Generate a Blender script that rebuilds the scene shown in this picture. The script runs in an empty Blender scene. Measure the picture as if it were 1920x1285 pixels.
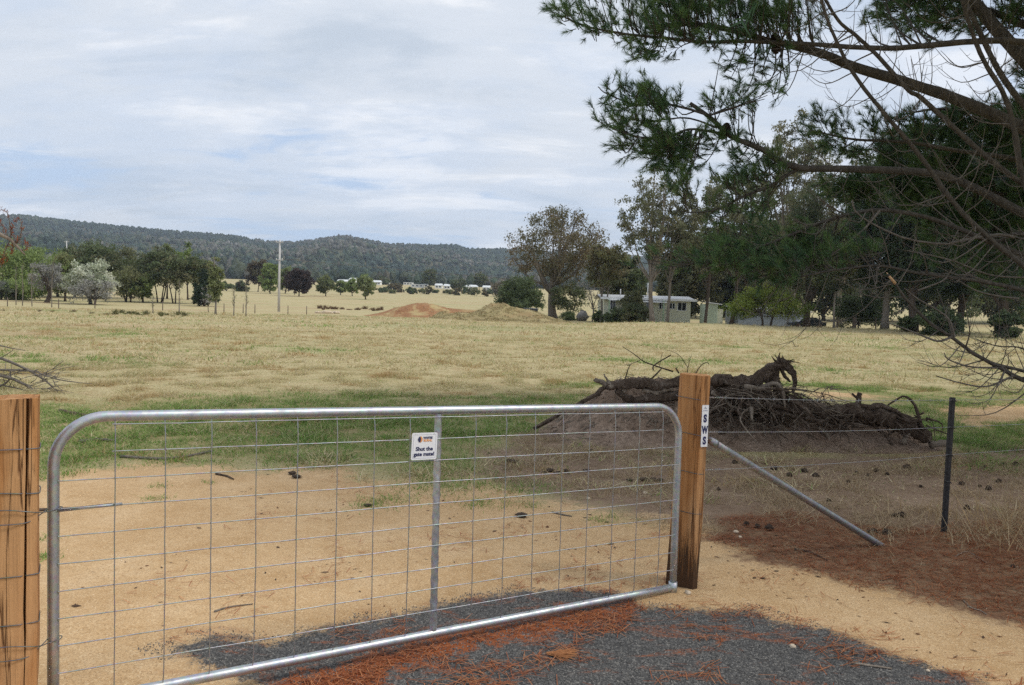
import bpy, math, random
import numpy as np
from mathutils import Vector, Matrix

# ------------------------------------------------------------------ camera, sky, sun, exposure
scene = bpy.context.scene
C = scene.collection
R = math.radians
F_PX, CX, CY = 1464.0, 960.0, 642.5          # focal length and centre in photograph pixels
CAM_Z, PITCH, ROLL = 1.74, R(2.64), R(1.6)
cam_data = bpy.data.cameras.new('camera')
cam_data.sensor_width = 36.0
cam_data.lens = F_PX / 1920.0 * 36.0
cam_data.clip_start = 0.05
cam_data.clip_end = 12000
cam = bpy.data.objects.new('camera', cam_data)
C.objects.link(cam)
CAM_ROT = Matrix.Rotation(math.pi / 2 - PITCH, 3, 'X') @ Matrix.Rotation(ROLL, 3, 'Z')
cam.matrix_world = Matrix.Translation((0, 0, CAM_Z)) @ CAM_ROT.to_4x4()
scene.camera = cam

SUN_DIR = Vector((0.60, -0.12, 0.79)).normalized()     # towards the sun
SUN_EL = math.asin(SUN_DIR.z)
SUN_AZ = math.atan2(SUN_DIR.x, SUN_DIR.y)
world = bpy.data.worlds.new('World')
scene.world = world
world.use_nodes = True


def build_sky():
    nt = world.node_tree
    N, L = nt.nodes, nt.links
    N.clear()
    out = N.new('ShaderNodeOutputWorld')
    bg = N.new('ShaderNodeBackground')
    bg.inputs['Strength'].default_value = 0.1
    sky = N.new('ShaderNodeTexSky')
    sky.sky_type = 'NISHITA'
    sky.sun_disc = False
    sky.sun_elevation = SUN_EL
    sky.sun_rotation = SUN_AZ
    sky.air_density = 1.0
    sky.dust_density = 0.6
    sky.ozone_density = 1.6
    tc = N.new('ShaderNodeTexCoord')
    sep = N.new('ShaderNodeSeparateXYZ')
    L.new(tc.outputs['Generated'], sep.inputs[0])

    def math_node(op, a=None, b=None, va=0.0, vb=0.0, clamp=False):
        m = N.new('ShaderNodeMath')
        m.operation = op
        m.use_clamp = clamp
        m.inputs[0].default_value = va
        m.inputs[1].default_value = vb
        if a is not None: L.new(a, m.inputs[0])
        if b is not None: L.new(b, m.inputs[1])
        return m.outputs[0]
    zc = math_node('MAXIMUM', sep.outputs[2], None, 0, 0.0)
    zz = math_node('ADD', zc, None, 0, 0.17)
    ux = math_node('DIVIDE', sep.outputs[0], zz)
    uy = math_node('DIVIDE', sep.outputs[1], zz)
    comb = N.new('ShaderNodeCombineXYZ')
    L.new(ux, comb.inputs[0])
    L.new(uy, comb.inputs[1])

    def noise(scale, detail, rough, off, dist=0.0, sx=1.0, sy=1.0):
        mp = N.new('ShaderNodeMapping')
        mp.inputs['Location'].default_value = off
        mp.inputs['Scale'].default_value = (sx, sy, 1)
        mp.inputs['Rotation'].default_value = (0, 0, R(-14))
        L.new(comb.outputs[0], mp.inputs[0])
        n = N.new('ShaderNodeTexNoise')
        n.inputs['Scale'].default_value = scale
        n.inputs['Detail'].default_value = detail
        n.inputs['Roughness'].default_value = rough
        n.inputs['Distortion'].default_value = dist
        L.new(mp.outputs[0], n.inputs['Vector'])
        return n.outputs[0]

    def ramp(src, stops):
        r = N.new('ShaderNodeValToRGB')
        r.color_ramp.interpolation = 'EASE'
        while len(r.color_ramp.elements) < len(stops): r.color_ramp.elements.new(0.5)
        for e, (p, c) in zip(r.color_ramp.elements, stops):
            e.position = p
            e.color = (*c, 1) if len(c) == 3 else c
        L.new(src, r.inputs[0])
        return r.outputs[0]

    def mix(fac, a, b):
        m = N.new('ShaderNodeMix')
        m.data_type = 'RGBA'
        L.new(fac, m.inputs[0])
        for s, v in ((6, a), (7, b)):
            if isinstance(v, tuple): m.inputs[s].default_value = (*v, 1)
            else: L.new(v, m.inputs[s])
        return m.outputs[2]
    # pale veil over the blue, then grey-white sheets in long streaks
    veil = mix(ramp(sep.outputs[2], [(0.0, (.55,) * 3), (0.5, (.45,) * 3)]), sky.outputs[0], (5.0, 6.1, 8.0))
    veil2 = mix(math_node('ADD', None, None, 0.72, 0.0), veil, (5.8, 7.3, 9.7))
    cover = noise(0.75, 7, 0.58, (1.7, 3.1, 0), 0.4, 0.8, 1.2)
    fine = noise(3.4, 9, 0.64, (4.2, 0.4, 0), 0.5, 0.6, 1.3)
    cov = math_node('ADD', math_node('MULTIPLY', cover, None, 0, 0.72), math_node('MULTIPLY', fine, None, 0, 0.36))
    # more cover overhead, broken streaks towards the horizon
    lift = math_node('MULTIPLY', math_node('MINIMUM', zc, None, 0, 0.5), None, 0, 0.42)
    cov = math_node('ADD', cov, lift)
    mask = ramp(cov, [(0.49, (0,) * 3), (0.58, (0.7,) * 3), (0.70, (1,) * 3)])
    shade = noise(1.5, 9, 0.60, (9.0, 5.0, 0), 0.3, 0.7, 1.3)
    cloud = ramp(shade, [(0.33, (5.9, 6.7, 7.8)), (0.50, (7.4, 8.0, 8.9)), (0.64, (9.8, 10.0, 10.4))])
    col = mix(mask, veil2, cloud)
    L.new(col, bg.inputs['Color'])
    L.new(bg.outputs[0], out.inputs['Surface'])


build_sky()
sun_data = bpy.data.lights.new('sun', 'SUN')
sun_data.energy = 2.3
sun_data.angle = R(14)
sun_data.color = (1.0, 0.95, 0.87)
sun = bpy.data.objects.new('sun', sun_data)
sun.rotation_euler = SUN_DIR.to_track_quat('Z', 'Y').to_euler()
C.objects.link(sun)
vs = scene.view_settings
vs.view_transform = 'Standard'
vs.look = 'None'
vs.exposure = 0.0
vs.gamma = 1.0
vs.use_curve_mapping = False
scene.render.engine = 'CYCLES'
scene.cycles.max_bounces = 6
scene.cycles.transparent_max_bounces = 4
scene.cycles.use_denoising = False

# ------------------------------------------------------------------ pixel <-> place
CR = np.array(CAM_ROT)


def ray(px, py):
    d = CR @ np.array([(px - CX) / F_PX, -(py - CY) / F_PX, -1.0])
    return d


def at(px, py, depth):                       # the point seen at a pixel, `depth` metres ahead (world y)
    d = ray(px, py)
    return np.array([0, 0, CAM_Z]) + d * (depth / d[1])


def gp(px, py, z=0.0):                       # pixel -> point on level ground
    d = ray(px, py)
    return (np.array([0, 0, CAM_Z]) + d * ((z - CAM_Z) / d[2]))


# ------------------------------------------------------------------ noise and terrain
def vnoise(x, y, seed=0):
    x = np.asarray(x, float); y = np.asarray(y, float)
    xi = np.floor(x); yi = np.floor(y)
    fx = x - xi; fy = y - yi
    fx = fx * fx * (3 - 2 * fx); fy = fy * fy * (3 - 2 * fy)

    def h(a, b):
        s = np.sin(a * 127.1 + b * 311.7 + seed * 74.7) * 43758.5453
        return s - np.floor(s)
    return (h(xi, yi) * (1 - fx) * (1 - fy) + h(xi + 1, yi) * fx * (1 - fy)
            + h(xi, yi + 1) * (1 - fx) * fy + h(xi + 1, yi + 1) * fx * fy)


def fbm(x, y, seed=0, octv=4):
    s = 0; a = 0.5; t = 0
    for i in range(octv):
        s = s + a * vnoise(x * 2 ** i, y * 2 ** i, seed + i * 3); t += a; a *= 0.5
    return s / t


def sstep(a, b, x):
    t = np.clip((x - a) / (b - a), 0, 1)
    return t * t * (3 - 2 * t)


def terrain(x, y):
    x = np.asarray(x, float); y = np.asarray(y, float)
    d = np.hypot(x, y)
    front = sstep(-40, 40, y)
    t = np.maximum(d - 125, 0)
    rise = 0.0247 * (np.sqrt(t * t + 900) - 30) * front
    rise = rise + (0.020 * np.maximum(d - 450, 0) - 0.10 * np.maximum(d - 690, 0)) * front
    und = (fbm(x / 11, y / 11, 5) - 0.5) * 0.30 * sstep(14, 30, d) * (1 - sstep(100, 200, d))
    und = und + (fbm(x / 2.3, y / 2.3, 9) - 0.5) * 0.10 * sstep(8, 16, d) * (1 - sstep(60, 120, d))
    und = und + (fbm(x / 0.55, y / 0.55, 15) - 0.5) * 0.075 * sstep(7.5, 12, d) * (1 - sstep(35, 60, d))
    bank = 0.42 * np.exp(-((y - 88 + 0.12 * x) / 5.0) ** 2) * sstep(6, 16, x)
    micro = (fbm(x / 0.35, y / 0.35, 21) - 0.5) * 0.016 * (1 - sstep(10, 20, d))
    return rise + und + bank + micro


def tz(x, y):
    return float(terrain(np.array([x]), np.array([y]))[0])


# ------------------------------------------------------------------ mesh building
class MB:
    def __init__(self):
        self.v = []; self.q = []; self.t = []; self.c = []; self.n = 0

    def add(self, v, q=None, t=None, col=None):
        v = np.asarray(v, float).reshape(-1, 3)
        if q is not None and len(q): self.q.append(np.asarray(q, int).reshape(-1, 4) + self.n)
        if t is not None and len(t): self.t.append(np.asarray(t, int).reshape(-1, 3) + self.n)
        if col is not None:
            col = np.asarray(col, float)
            if col.ndim == 1: col = np.tile(col, (len(v), 1))
            self.c.append(col)
        self.v.append(v); self.n += len(v)
        return self

    def tube(self, pts, rad, k=6, cap=True, col=None):
        pts = np.asarray(pts, float); n = len(pts)
        rad = np.broadcast_to(np.asarray(rad, float), (n,))
        tg = np.gradient(pts, axis=0)
        tg /= np.linalg.norm(tg, axis=1)[:, None] + 1e-9
        ref = np.array([0.0, 0.0, 1.0]) if abs(tg[0, 2]) < 0.8 else np.array([1.0, 0.13, 0.0])
        a = np.empty_like(tg); c0 = np.cross(tg[0], ref)
        for i in range(n):                   # carry the frame along the path
            c0 = c0 - tg[i] * c0.dot(tg[i]); c0 = c0 / (math.sqrt(c0.dot(c0)) + 1e-12); a[i] = c0
        b = np.cross(tg, a)
        th = np.arange(k) / k * 2 * math.pi
        ring = (np.cos(th)[None, :, None] * a[:, None, :] + np.sin(th)[None, :, None] * b[:, None, :]) * rad[:, None, None]
        v = (pts[:, None, :] + ring).reshape(-1, 3)
        i = np.arange(n - 1)[:, None] * k; j = np.arange(k)[None, :]; j2 = (j + 1) % k
        q = np.stack([i + j, i + k + j, i + k + j2, i + j2], -1).reshape(-1, 4)
        t = None
        if cap:
            v = np.vstack([v, pts[0], pts[-1]])
            jj = np.arange(k); jn = (jj + 1) % k
            t = np.vstack([np.stack([np.full(k, n * k), jj, jn], -1),
                           np.stack([np.full(k, n * k + 1), (n - 1) * k + jn, (n - 1) * k + jj], -1)])
        return self.add(v, q, t, col)

    def box(self, lo, hi, M=None, col=None):
        (x0, y0, z0), (x1, y1, z1) = lo, hi
        v = np.array([[x0, y0, z0], [x1, y0, z0], [x1, y1, z0], [x0, y1, z0],
                      [x0, y0, z1], [x1, y0, z1], [x1, y1, z1], [x0, y1, z1]], float)
        if M is not None:
            v = np.array([(M @ Vector(p))[:] for p in v])
        return self.add(v, [[3, 2, 1, 0], [4, 5, 6, 7], [0, 1, 5, 4], [1, 2, 6, 5], [2, 3, 7, 6], [3, 0, 4, 7]], None, col)

    def mesh(self, name, mat=None, smooth=False):
        me = bpy.data.meshes.new(name)
        v = np.vstack(self.v)
        q = np.vstack(self.q) if self.q else np.zeros((0, 4), int)
        t = np.vstack(self.t) if self.t else np.zeros((0, 3), int)
        me.vertices.add(len(v)); me.vertices.foreach_set('co', v.astype(np.float32).ravel())
        idx = np.concatenate([q.ravel(), t.ravel()]).astype(np.int32)
        me.loops.add(len(idx)); me.loops.foreach_set('vertex_index', idx)
        st = np.concatenate([np.arange(len(q)) * 4, len(q) * 4 + np.arange(len(t)) * 3]).astype(np.int32)
        me.polygons.add(len(st)); me.polygons.foreach_set('loop_start', st)
        me.polygons.foreach_set('use_smooth', np.full(len(st), bool(smooth)))
        me.update(calc_edges=True)
        if self.c:
            c = np.vstack(self.c)
            at_ = me.color_attributes.new('Col', 'FLOAT_COLOR', 'POINT')
            at_.data.foreach_set('color', np.hstack([c, np.ones((len(c), 1))]).astype(np.float32).ravel())
        if mat: me.materials.append(mat)
        return me

    def build(self, name, mat=None, parent=None, smooth=False):
        o = bpy.data.objects.new(name, self.mesh(name, mat, smooth))
        C.objects.link(o)
        if parent is not None:
            o.parent = parent
            o.matrix_parent_inverse = Matrix.Translation(-Vector(parent.location))
        return o


def tag(o, label=None, cat=None, group=None, kind=None):
    if label: o['label'] = label
    if cat: o['category'] = cat
    if group: o['group'] = group
    if kind: o['kind'] = kind
    return o


def thing(name, label, cat, loc=(0, 0, 0), group=None):
    o = bpy.data.objects.new(name, None)
    o.empty_display_size = 0.2
    o.location = tuple(float(c) for c in loc)
    C.objects.link(o)
    return tag(o, label, cat, group)


def spline(pts, n):                          # Catmull-Rom through points
    p = np.asarray(pts, float)
    if len(p) < 3:
        return p[0] + (p[-1] - p[0]) * np.linspace(0, 1, n)[:, None]
    P = np.vstack([2 * p[0] - p[1], p, 2 * p[-1] - p[-2]])
    u = np.linspace(0, len(p) - 1 - 1e-6, n)
    i = u.astype(int); f = (u - i)[:, None]
    a, b, c, d = P[i], P[i + 1], P[i + 2], P[i + 3]
    return 0.5 * (2 * b + (c - a) * f + (2 * a - 5 * b + 4 * c - d) * f ** 2 + (3 * b - a - 3 * c + d) * f ** 3)


# ------------------------------------------------------------------ materials
class Mat:
    def __init__(self, name):
        self.m = bpy.data.materials.new(name); self.m.use_nodes = True
        self.nt = self.m.node_tree; self.N = self.nt.nodes; self.L = self.nt.links
        self.p = self.N['Principled BSDF']; self.out = self.N['Material Output']
        self.tc = None

    def coord(self, scale=(1, 1, 1)):
        if self.tc is None: self.tc = self.N.new('ShaderNodeTexCoord')
        mp = self.N.new('ShaderNodeMapping'); mp.inputs['Scale'].default_value = scale
        self.L.new(self.tc.outputs['Object'], mp.inputs[0]); return mp.outputs[0]

    def noise(self, scale, detail=4, rough=0.55, stretch=(1, 1, 1), dist=0.0):
        n = self.N.new('ShaderNodeTexNoise')
        n.inputs['Scale'].default_value = scale; n.inputs['Detail'].default_value = detail
        n.inputs['Roughness'].default_value = rough; n.inputs['Distortion'].default_value = dist
        self.L.new(self.coord(stretch), n.inputs['Vector']); return n.outputs[0]

    def voronoi(self, scale, out='Color', stretch=(1, 1, 1)):
        n = self.N.new('ShaderNodeTexVoronoi'); n.inputs['Scale'].default_value = scale
        self.L.new(self.coord(stretch), n.inputs['Vector']); return n.outputs[out]

    def ramp(self, src, stops, interp='LINEAR'):
        r = self.N.new('ShaderNodeValToRGB'); r.color_ramp.interpolation = interp
        while len(r.color_ramp.elements) < len(stops): r.color_ramp.elements.new(0.5)
        for e, (p, c) in zip(r.color_ramp.elements, stops):
            e.position = p; c = (c, c, c) if isinstance(c, (int, float)) else c; e.color = (*c, 1)
        self.L.new(src, r.inputs[0]); return r.outputs[0]

    def mix(self, fac, a, b, mode='MIX'):
        m = self.N.new('ShaderNodeMix'); m.data_type = 'RGBA'; m.blend_type = mode
        if isinstance(fac, (int, float)): m.inputs[0].default_value = fac
        else: self.L.new(fac, m.inputs[0])
        for s, v in ((6, a), (7, b)):
            if isinstance(v, tuple): m.inputs[s].default_value = (*v, 1)
            else: self.L.new(v, m.inputs[s])
        return m.outputs[2]

    def math(self, op, a, b=0.0, clamp=False):
        m = self.N.new('ShaderNodeMath'); m.operation = op; m.use_clamp = clamp
        for i, v in ((0, a), (1, b)):
            if isinstance(v, (int, float)): m.inputs[i].default_value = v
            else: self.L.new(v, m.inputs[i])
        return m.outputs[0]

    def attr(self, name, out='Color'):
        a = self.N.new('ShaderNodeAttribute'); a.attribute_name = name; return a.outputs[out]

    def base(self, col, rough=0.8, metal=0.0, spec=0.3):
        if isinstance(col, tuple): self.p.inputs['Base Color'].default_value = (*col, 1)
        else: self.L.new(col, self.p.inputs['Base Color'])
        if isinstance(rough, (int, float)): self.p.inputs['Roughness'].default_value = rough
        else: self.L.new(rough, self.p.inputs['Roughness'])
        self.p.inputs['Metallic'].default_value = metal
        self.p.inputs['Specular IOR Level'].default_value = spec
        return self

    def bump(self, h, strength=0.5, dist=0.02):
        b = self.N.new('ShaderNodeBump'); b.inputs['Strength'].default_value = strength
        b.inputs['Distance'].default_value = dist
        self.L.new(h, b.inputs['Height']); self.L.new(b.outputs[0], self.p.inputs['Normal']); return self


def leaf_material(name, trans=0.3):
    m = Mat(name)
    col = m.attr('Col')
    m.base(col, 0.6, 0, 0.25)
    tr = m.N.new('ShaderNodeBsdfTranslucent'); m.L.new(col, tr.inputs[0])
    mx = m.N.new('ShaderNodeMixShader'); mx.inputs[0].default_value = trans
    m.L.new(m.p.outputs[0], mx.inputs[1]); m.L.new(tr.outputs[0], mx.inputs[2])
    m.L.new(mx.outputs[0], m.out.inputs[0])
    return m.m


def simple(name, col, rough=0.7, metal=0.0, var=0.15, scale=6.0, spec=0.3, stretch=(1, 1, 1), bump=0.0):
    m = Mat(name)
    n = m.noise(scale, 5, 0.6, stretch)
    lo = tuple(c * (1 - var) for c in col); hi = tuple(min(1, c * (1 + var)) for c in col)
    m.base(m.ramp(n, [(0.3, lo), (0.7, hi)]), rough, metal, spec)
    if bump: m.bump(n, bump, 0.01)
    return m.m


M_LEAF = leaf_material('leaf', 0.42)
M_NEEDLE = leaf_material('pine_needle', 0.25)
M_GRASS = leaf_material('grass', 0.3)


def bark_material(name, dark, light, scale=9, bump=0.8):
    m = Mat(name)
    n = m.noise(scale, 6, 0.65, (1, 1, 0.35), 0.6)
    n2 = m.noise(scale * 6, 4, 0.6)
    c = m.ramp(n, [(0.32, dark), (0.7, light)])
    c = m.mix(m.ramp(n2, [(0.4, 0.0), (0.7, 0.5)]), c, tuple(x * 1.25 for x in light))
    m.base(c, 0.9, 0, 0.15); m.bump(n, bump, 0.02)
    return m.m


M_PINEBARK = bark_material('pine_bark', (0.035, 0.031, 0.027), (0.125, 0.11, 0.094), 16, 1.0)
M_DEADTWIG = bark_material('dead_twig', (0.075, 0.064, 0.055), (0.21, 0.185, 0.16), 20)
M_GUMBARK = bark_material('gum_bark', (0.10, 0.085, 0.07), (0.25, 0.22, 0.185), 3)
M_DARKBARK = bark_material('dark_bark', (0.035, 0.028, 0.022), (0.11, 0.085, 0.065), 4)
M_ROOT = bark_material('root_wood', (0.045, 0.031, 0.023), (0.25, 0.185, 0.14), 22, 1.0)


def root_material(name, dark, mid, pale):
    m = Mat(name)
    n = m.noise(9, 7, 0.7, (1, 1, 1), 1.2); f = m.noise(75, 5, 0.7, (1, 1, 1), 2.0)
    c = m.ramp(n, [(0.34, dark), (0.52, mid), (0.70, pale)])
    c = m.mix(m.ramp(f, [(0.36, 0.75), (0.52, 0.0)]), c, tuple(x * .6 for x in dark))
    c = m.mix(m.ramp(f, [(0.60, 0.0), (0.68, 0.55)]), c, tuple(x * 1.3 for x in pale))
    m.base(c, 0.95, 0, 0.1); m.bump(m.math('ADD', m.math('MULTIPLY', n, .6), f), 1.0, 0.02)
    return m.m


M_ROOT = root_material('root_wood', (0.075, 0.053, 0.04), (0.155, 0.115, 0.088), (0.32, 0.265, 0.22))
M_ROOTPALE = bark_material('weathered_wood', (0.11, 0.085, 0.065), (0.30, 0.25, 0.20), 14)


def wood_post_material(name, charred):
    m = Mat(name)
    grain = m.noise(60, 8, 0.68, (1, 1, 0.035), 0.35)
    broad = m.noise(7, 4, 0.5, (1, 1, 0.16), 0.8)
    c = m.ramp(grain, [(0.25, (0.25, 0.10, 0.034)), (0.5, (0.42, 0.195, 0.072)), (0.75, (0.55, 0.29, 0.125))])
    c = m.mix(m.ramp(broad, [(0.45, 0.0), (0.65, 0.55)]), c, (0.60, 0.36, 0.18))
    c = m.mix(m.ramp(m.noise(9, 5, 0.6, (1, 1, 0.1)), [(0.30, 0.75), (0.42, 0.0)]), c, (0.26, 0.085, 0.03))
    crk = m.ramp(m.noise(14, 4, 0.55, (1, 1, 0.03), 0.3), [(0.485, 0.0), (0.5, 0.85), (0.515, 0.0)])
    c = m.mix(crk, c, (0.10, 0.035, 0.012))
    h = m.math('SUBTRACT', grain, crk)
    if charred:                              # weathered, blackened foot of the post
        sep = m.N.new('ShaderNodeSeparateXYZ'); m.L.new(m.coord(), sep.inputs[0])
        lo = m.math('SUBTRACT', 0.56, sep.outputs[2])
        lo = m.math('MULTIPLY', lo, 2.0)
        streak = m.noise(40, 6, 0.7, (1, 1, 0.06), 0.5)
        f = m.math('ADD', lo, m.math('MULTIPLY', m.math('SUBTRACT', streak, 0.5), 2.6))
        fac = m.ramp(f, [(0.30, 0.0), (0.75, 0.93)])
        c = m.mix(fac, c, (0.045, 0.026, 0.016))
        h = m.math('SUBTRACT', grain, m.math('MULTIPLY', fac, 0.5))
    m.base(c, 0.85, 0, 0.2); m.bump(h, 0.8, 0.012)
    return m.m


M_POST_CHAR = wood_post_material('split_hardwood_weathered', True)
M_POST = wood_post_material('split_hardwood', False)


def galvanised(name, base=0.56, rough=0.36):
    m = Mat(name)
    sp = m.voronoi(70, 'Color')
    n = m.noise(16, 5, 0.6)
    g = m.ramp(n, [(0.3, (base * 0.72, base * 0.76, base * 0.82)), (0.7, (base * 1.05, base * 1.08, base * 1.12))])
    g = m.mix(0.18, g, sp, 'SOFT_LIGHT')
    m.base(g, m.ramp(n, [(0.3, rough + 0.12), (0.7, rough)]), 0.85, 0.4)
    m.bump(n, 0.12, 0.004)
    return m.m


M_GALV = galvanised('galvanised_tube', 0.50, 0.42)
M_GALV_OLD = galvanised('weathered_galvanised', 0.34, 0.5)
M_WIRE = galvanised('galvanised_wire', 0.42, 0.42)
M_TIE = galvanised('old_tie_wire', 0.20, 0.55)

# ------------------------------------------------------------------ ground zones (pixel outlines laid on the ground)


def poly_w(pts):
    return np.array([gp(x, y)[:2] for x, y in pts])


def sdist(poly, x, y):                       # signed distance, positive inside
    x = np.asarray(x, float); y = np.asarray(y, float)
    best = np.full(x.shape, 1e9); inside = np.zeros(x.shape, bool)
    n = len(poly)
    for i in range(n):
        ax, ay = poly[i]; bx, by = poly[(i + 1) % n]
        ex, ey = bx - ax, by - ay
        t = np.clip(((x - ax) * ex + (y - ay) * ey) / (ex * ex + ey * ey + 1e-12), 0, 1)
        best = np.minimum(best, np.hypot(x - ax - t * ex, y - ay - t * ey))
        cond = ((ay > y) != (by > y)) & (x < (bx - ax) * (y - ay) / (by - ay + 1e-12) + ax)
        inside ^= cond
    return np.where(inside, best, -best)


Z_ASPH = poly_w([(325, 1218), (400, 1192), (520, 1206), (620, 1172), (760, 1152), (880, 1120), (1000, 1108), (1080, 1104),
                 (1150, 1110), (1210, 1138), (1270, 1142), (1400, 1146), (1450, 1164), (1560, 1182), (1700, 1236), (1810, 1268),
                 (1900, 1320), (1960, 1800), (620, 1800), (560, 1400), (480, 1285), (390, 1256)])
Z_RED = poly_w([(420, 1310), (560, 1262), (700, 1226), (880, 1184), (1050, 1150), (1180, 1128), (1205, 1142), (1120, 1172),
                (1000, 1196), (880, 1215), (760, 1250), (700, 1300), (620, 1420)])
Z_LITTER = poly_w([(1322, 985), (1330, 1012), (1420, 1048), (1540, 1080), (1640, 1112), (1760, 1134), (1850, 1158), (1930, 1175),
                   (2300, 1260), (2700, 980), (2300, 900), (1960, 950), (1760, 992), (1640, 985), (1540, 962), (1420, 955)])
Z_GREYSOIL = poly_w([(900, 850), (960, 828), (1010, 806), (1100, 830), (1300, 850), (1500, 860), (1800, 850), (2100, 800), (2200, 900),
                     (2200, 1000), (1760, 1010), (1400, 1005), (1270, 1000), (1150, 955), (1010, 930), (930, 905), (880, 885)])
Z_BARE = poly_w([(-500, 930), (60, 905), (140, 880), (260, 868), (400, 876), (520, 884), (640, 880), (720, 900), (820, 918), (900, 905),
                 (960, 925), (1100, 960), (1330, 985), (1420, 1005), (1600, 1045), (1930, 1120), (2500, 1250), (2500, 1900), (-900, 1900)])
Z_GREEN = poly_w([(-500, 790), (0, 760), (150, 752), (330, 748), (560, 742), (700, 748), (820, 752), (960, 742), (1060, 738), (1120, 735),
                  (1100, 790), (1010, 808), (960, 835), (905, 880), (860, 912), (700, 892), (600, 880), (400, 872), (250, 866), (60, 900),
                  (-500, 930)])
Z_GREEN2 = poly_w([(1480, 722), (1600, 728), (1760, 733), (2100, 742), (2300, 790), (2000, 830), (1800, 850), (1750, 790), (1620, 752), (1500, 740)])
Z_TAN2 = poly_w([(1500, 735), (1560, 737), (1660, 741), (1640, 747), (1540, 744)])
Z_TAN3 = poly_w([(1750, 764), (1830, 757), (1960, 756), (2100, 760), (2100, 800), (1930, 792), (1840, 800), (1770, 786)])


def zone(poly, x, y, soft):
    return np.clip(0.5 + sdist(poly, x, y) / soft, 0, 1)


def masks(x, y):
    m = {}
    m['asphalt'] = zone(Z_ASPH, x, y, 0.5)
    m['red'] = zone(Z_RED, x, y, 0.5)
    m['litter'] = zone(Z_LITTER, x, y, 0.9)
    m['greysoil'] = zone(Z_GREYSOIL, x, y, 1.4)
    m['bare'] = np.maximum(np.maximum(zone(Z_BARE, x, y, 1.6), zone(Z_TAN2, x, y, 2.0)), zone(Z_TAN3, x, y, 2.0))
    m['green'] = np.maximum(zone(Z_GREEN, x, y, 3.0), zone(Z_GREEN2, x, y, 4.0))
    return m


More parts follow.
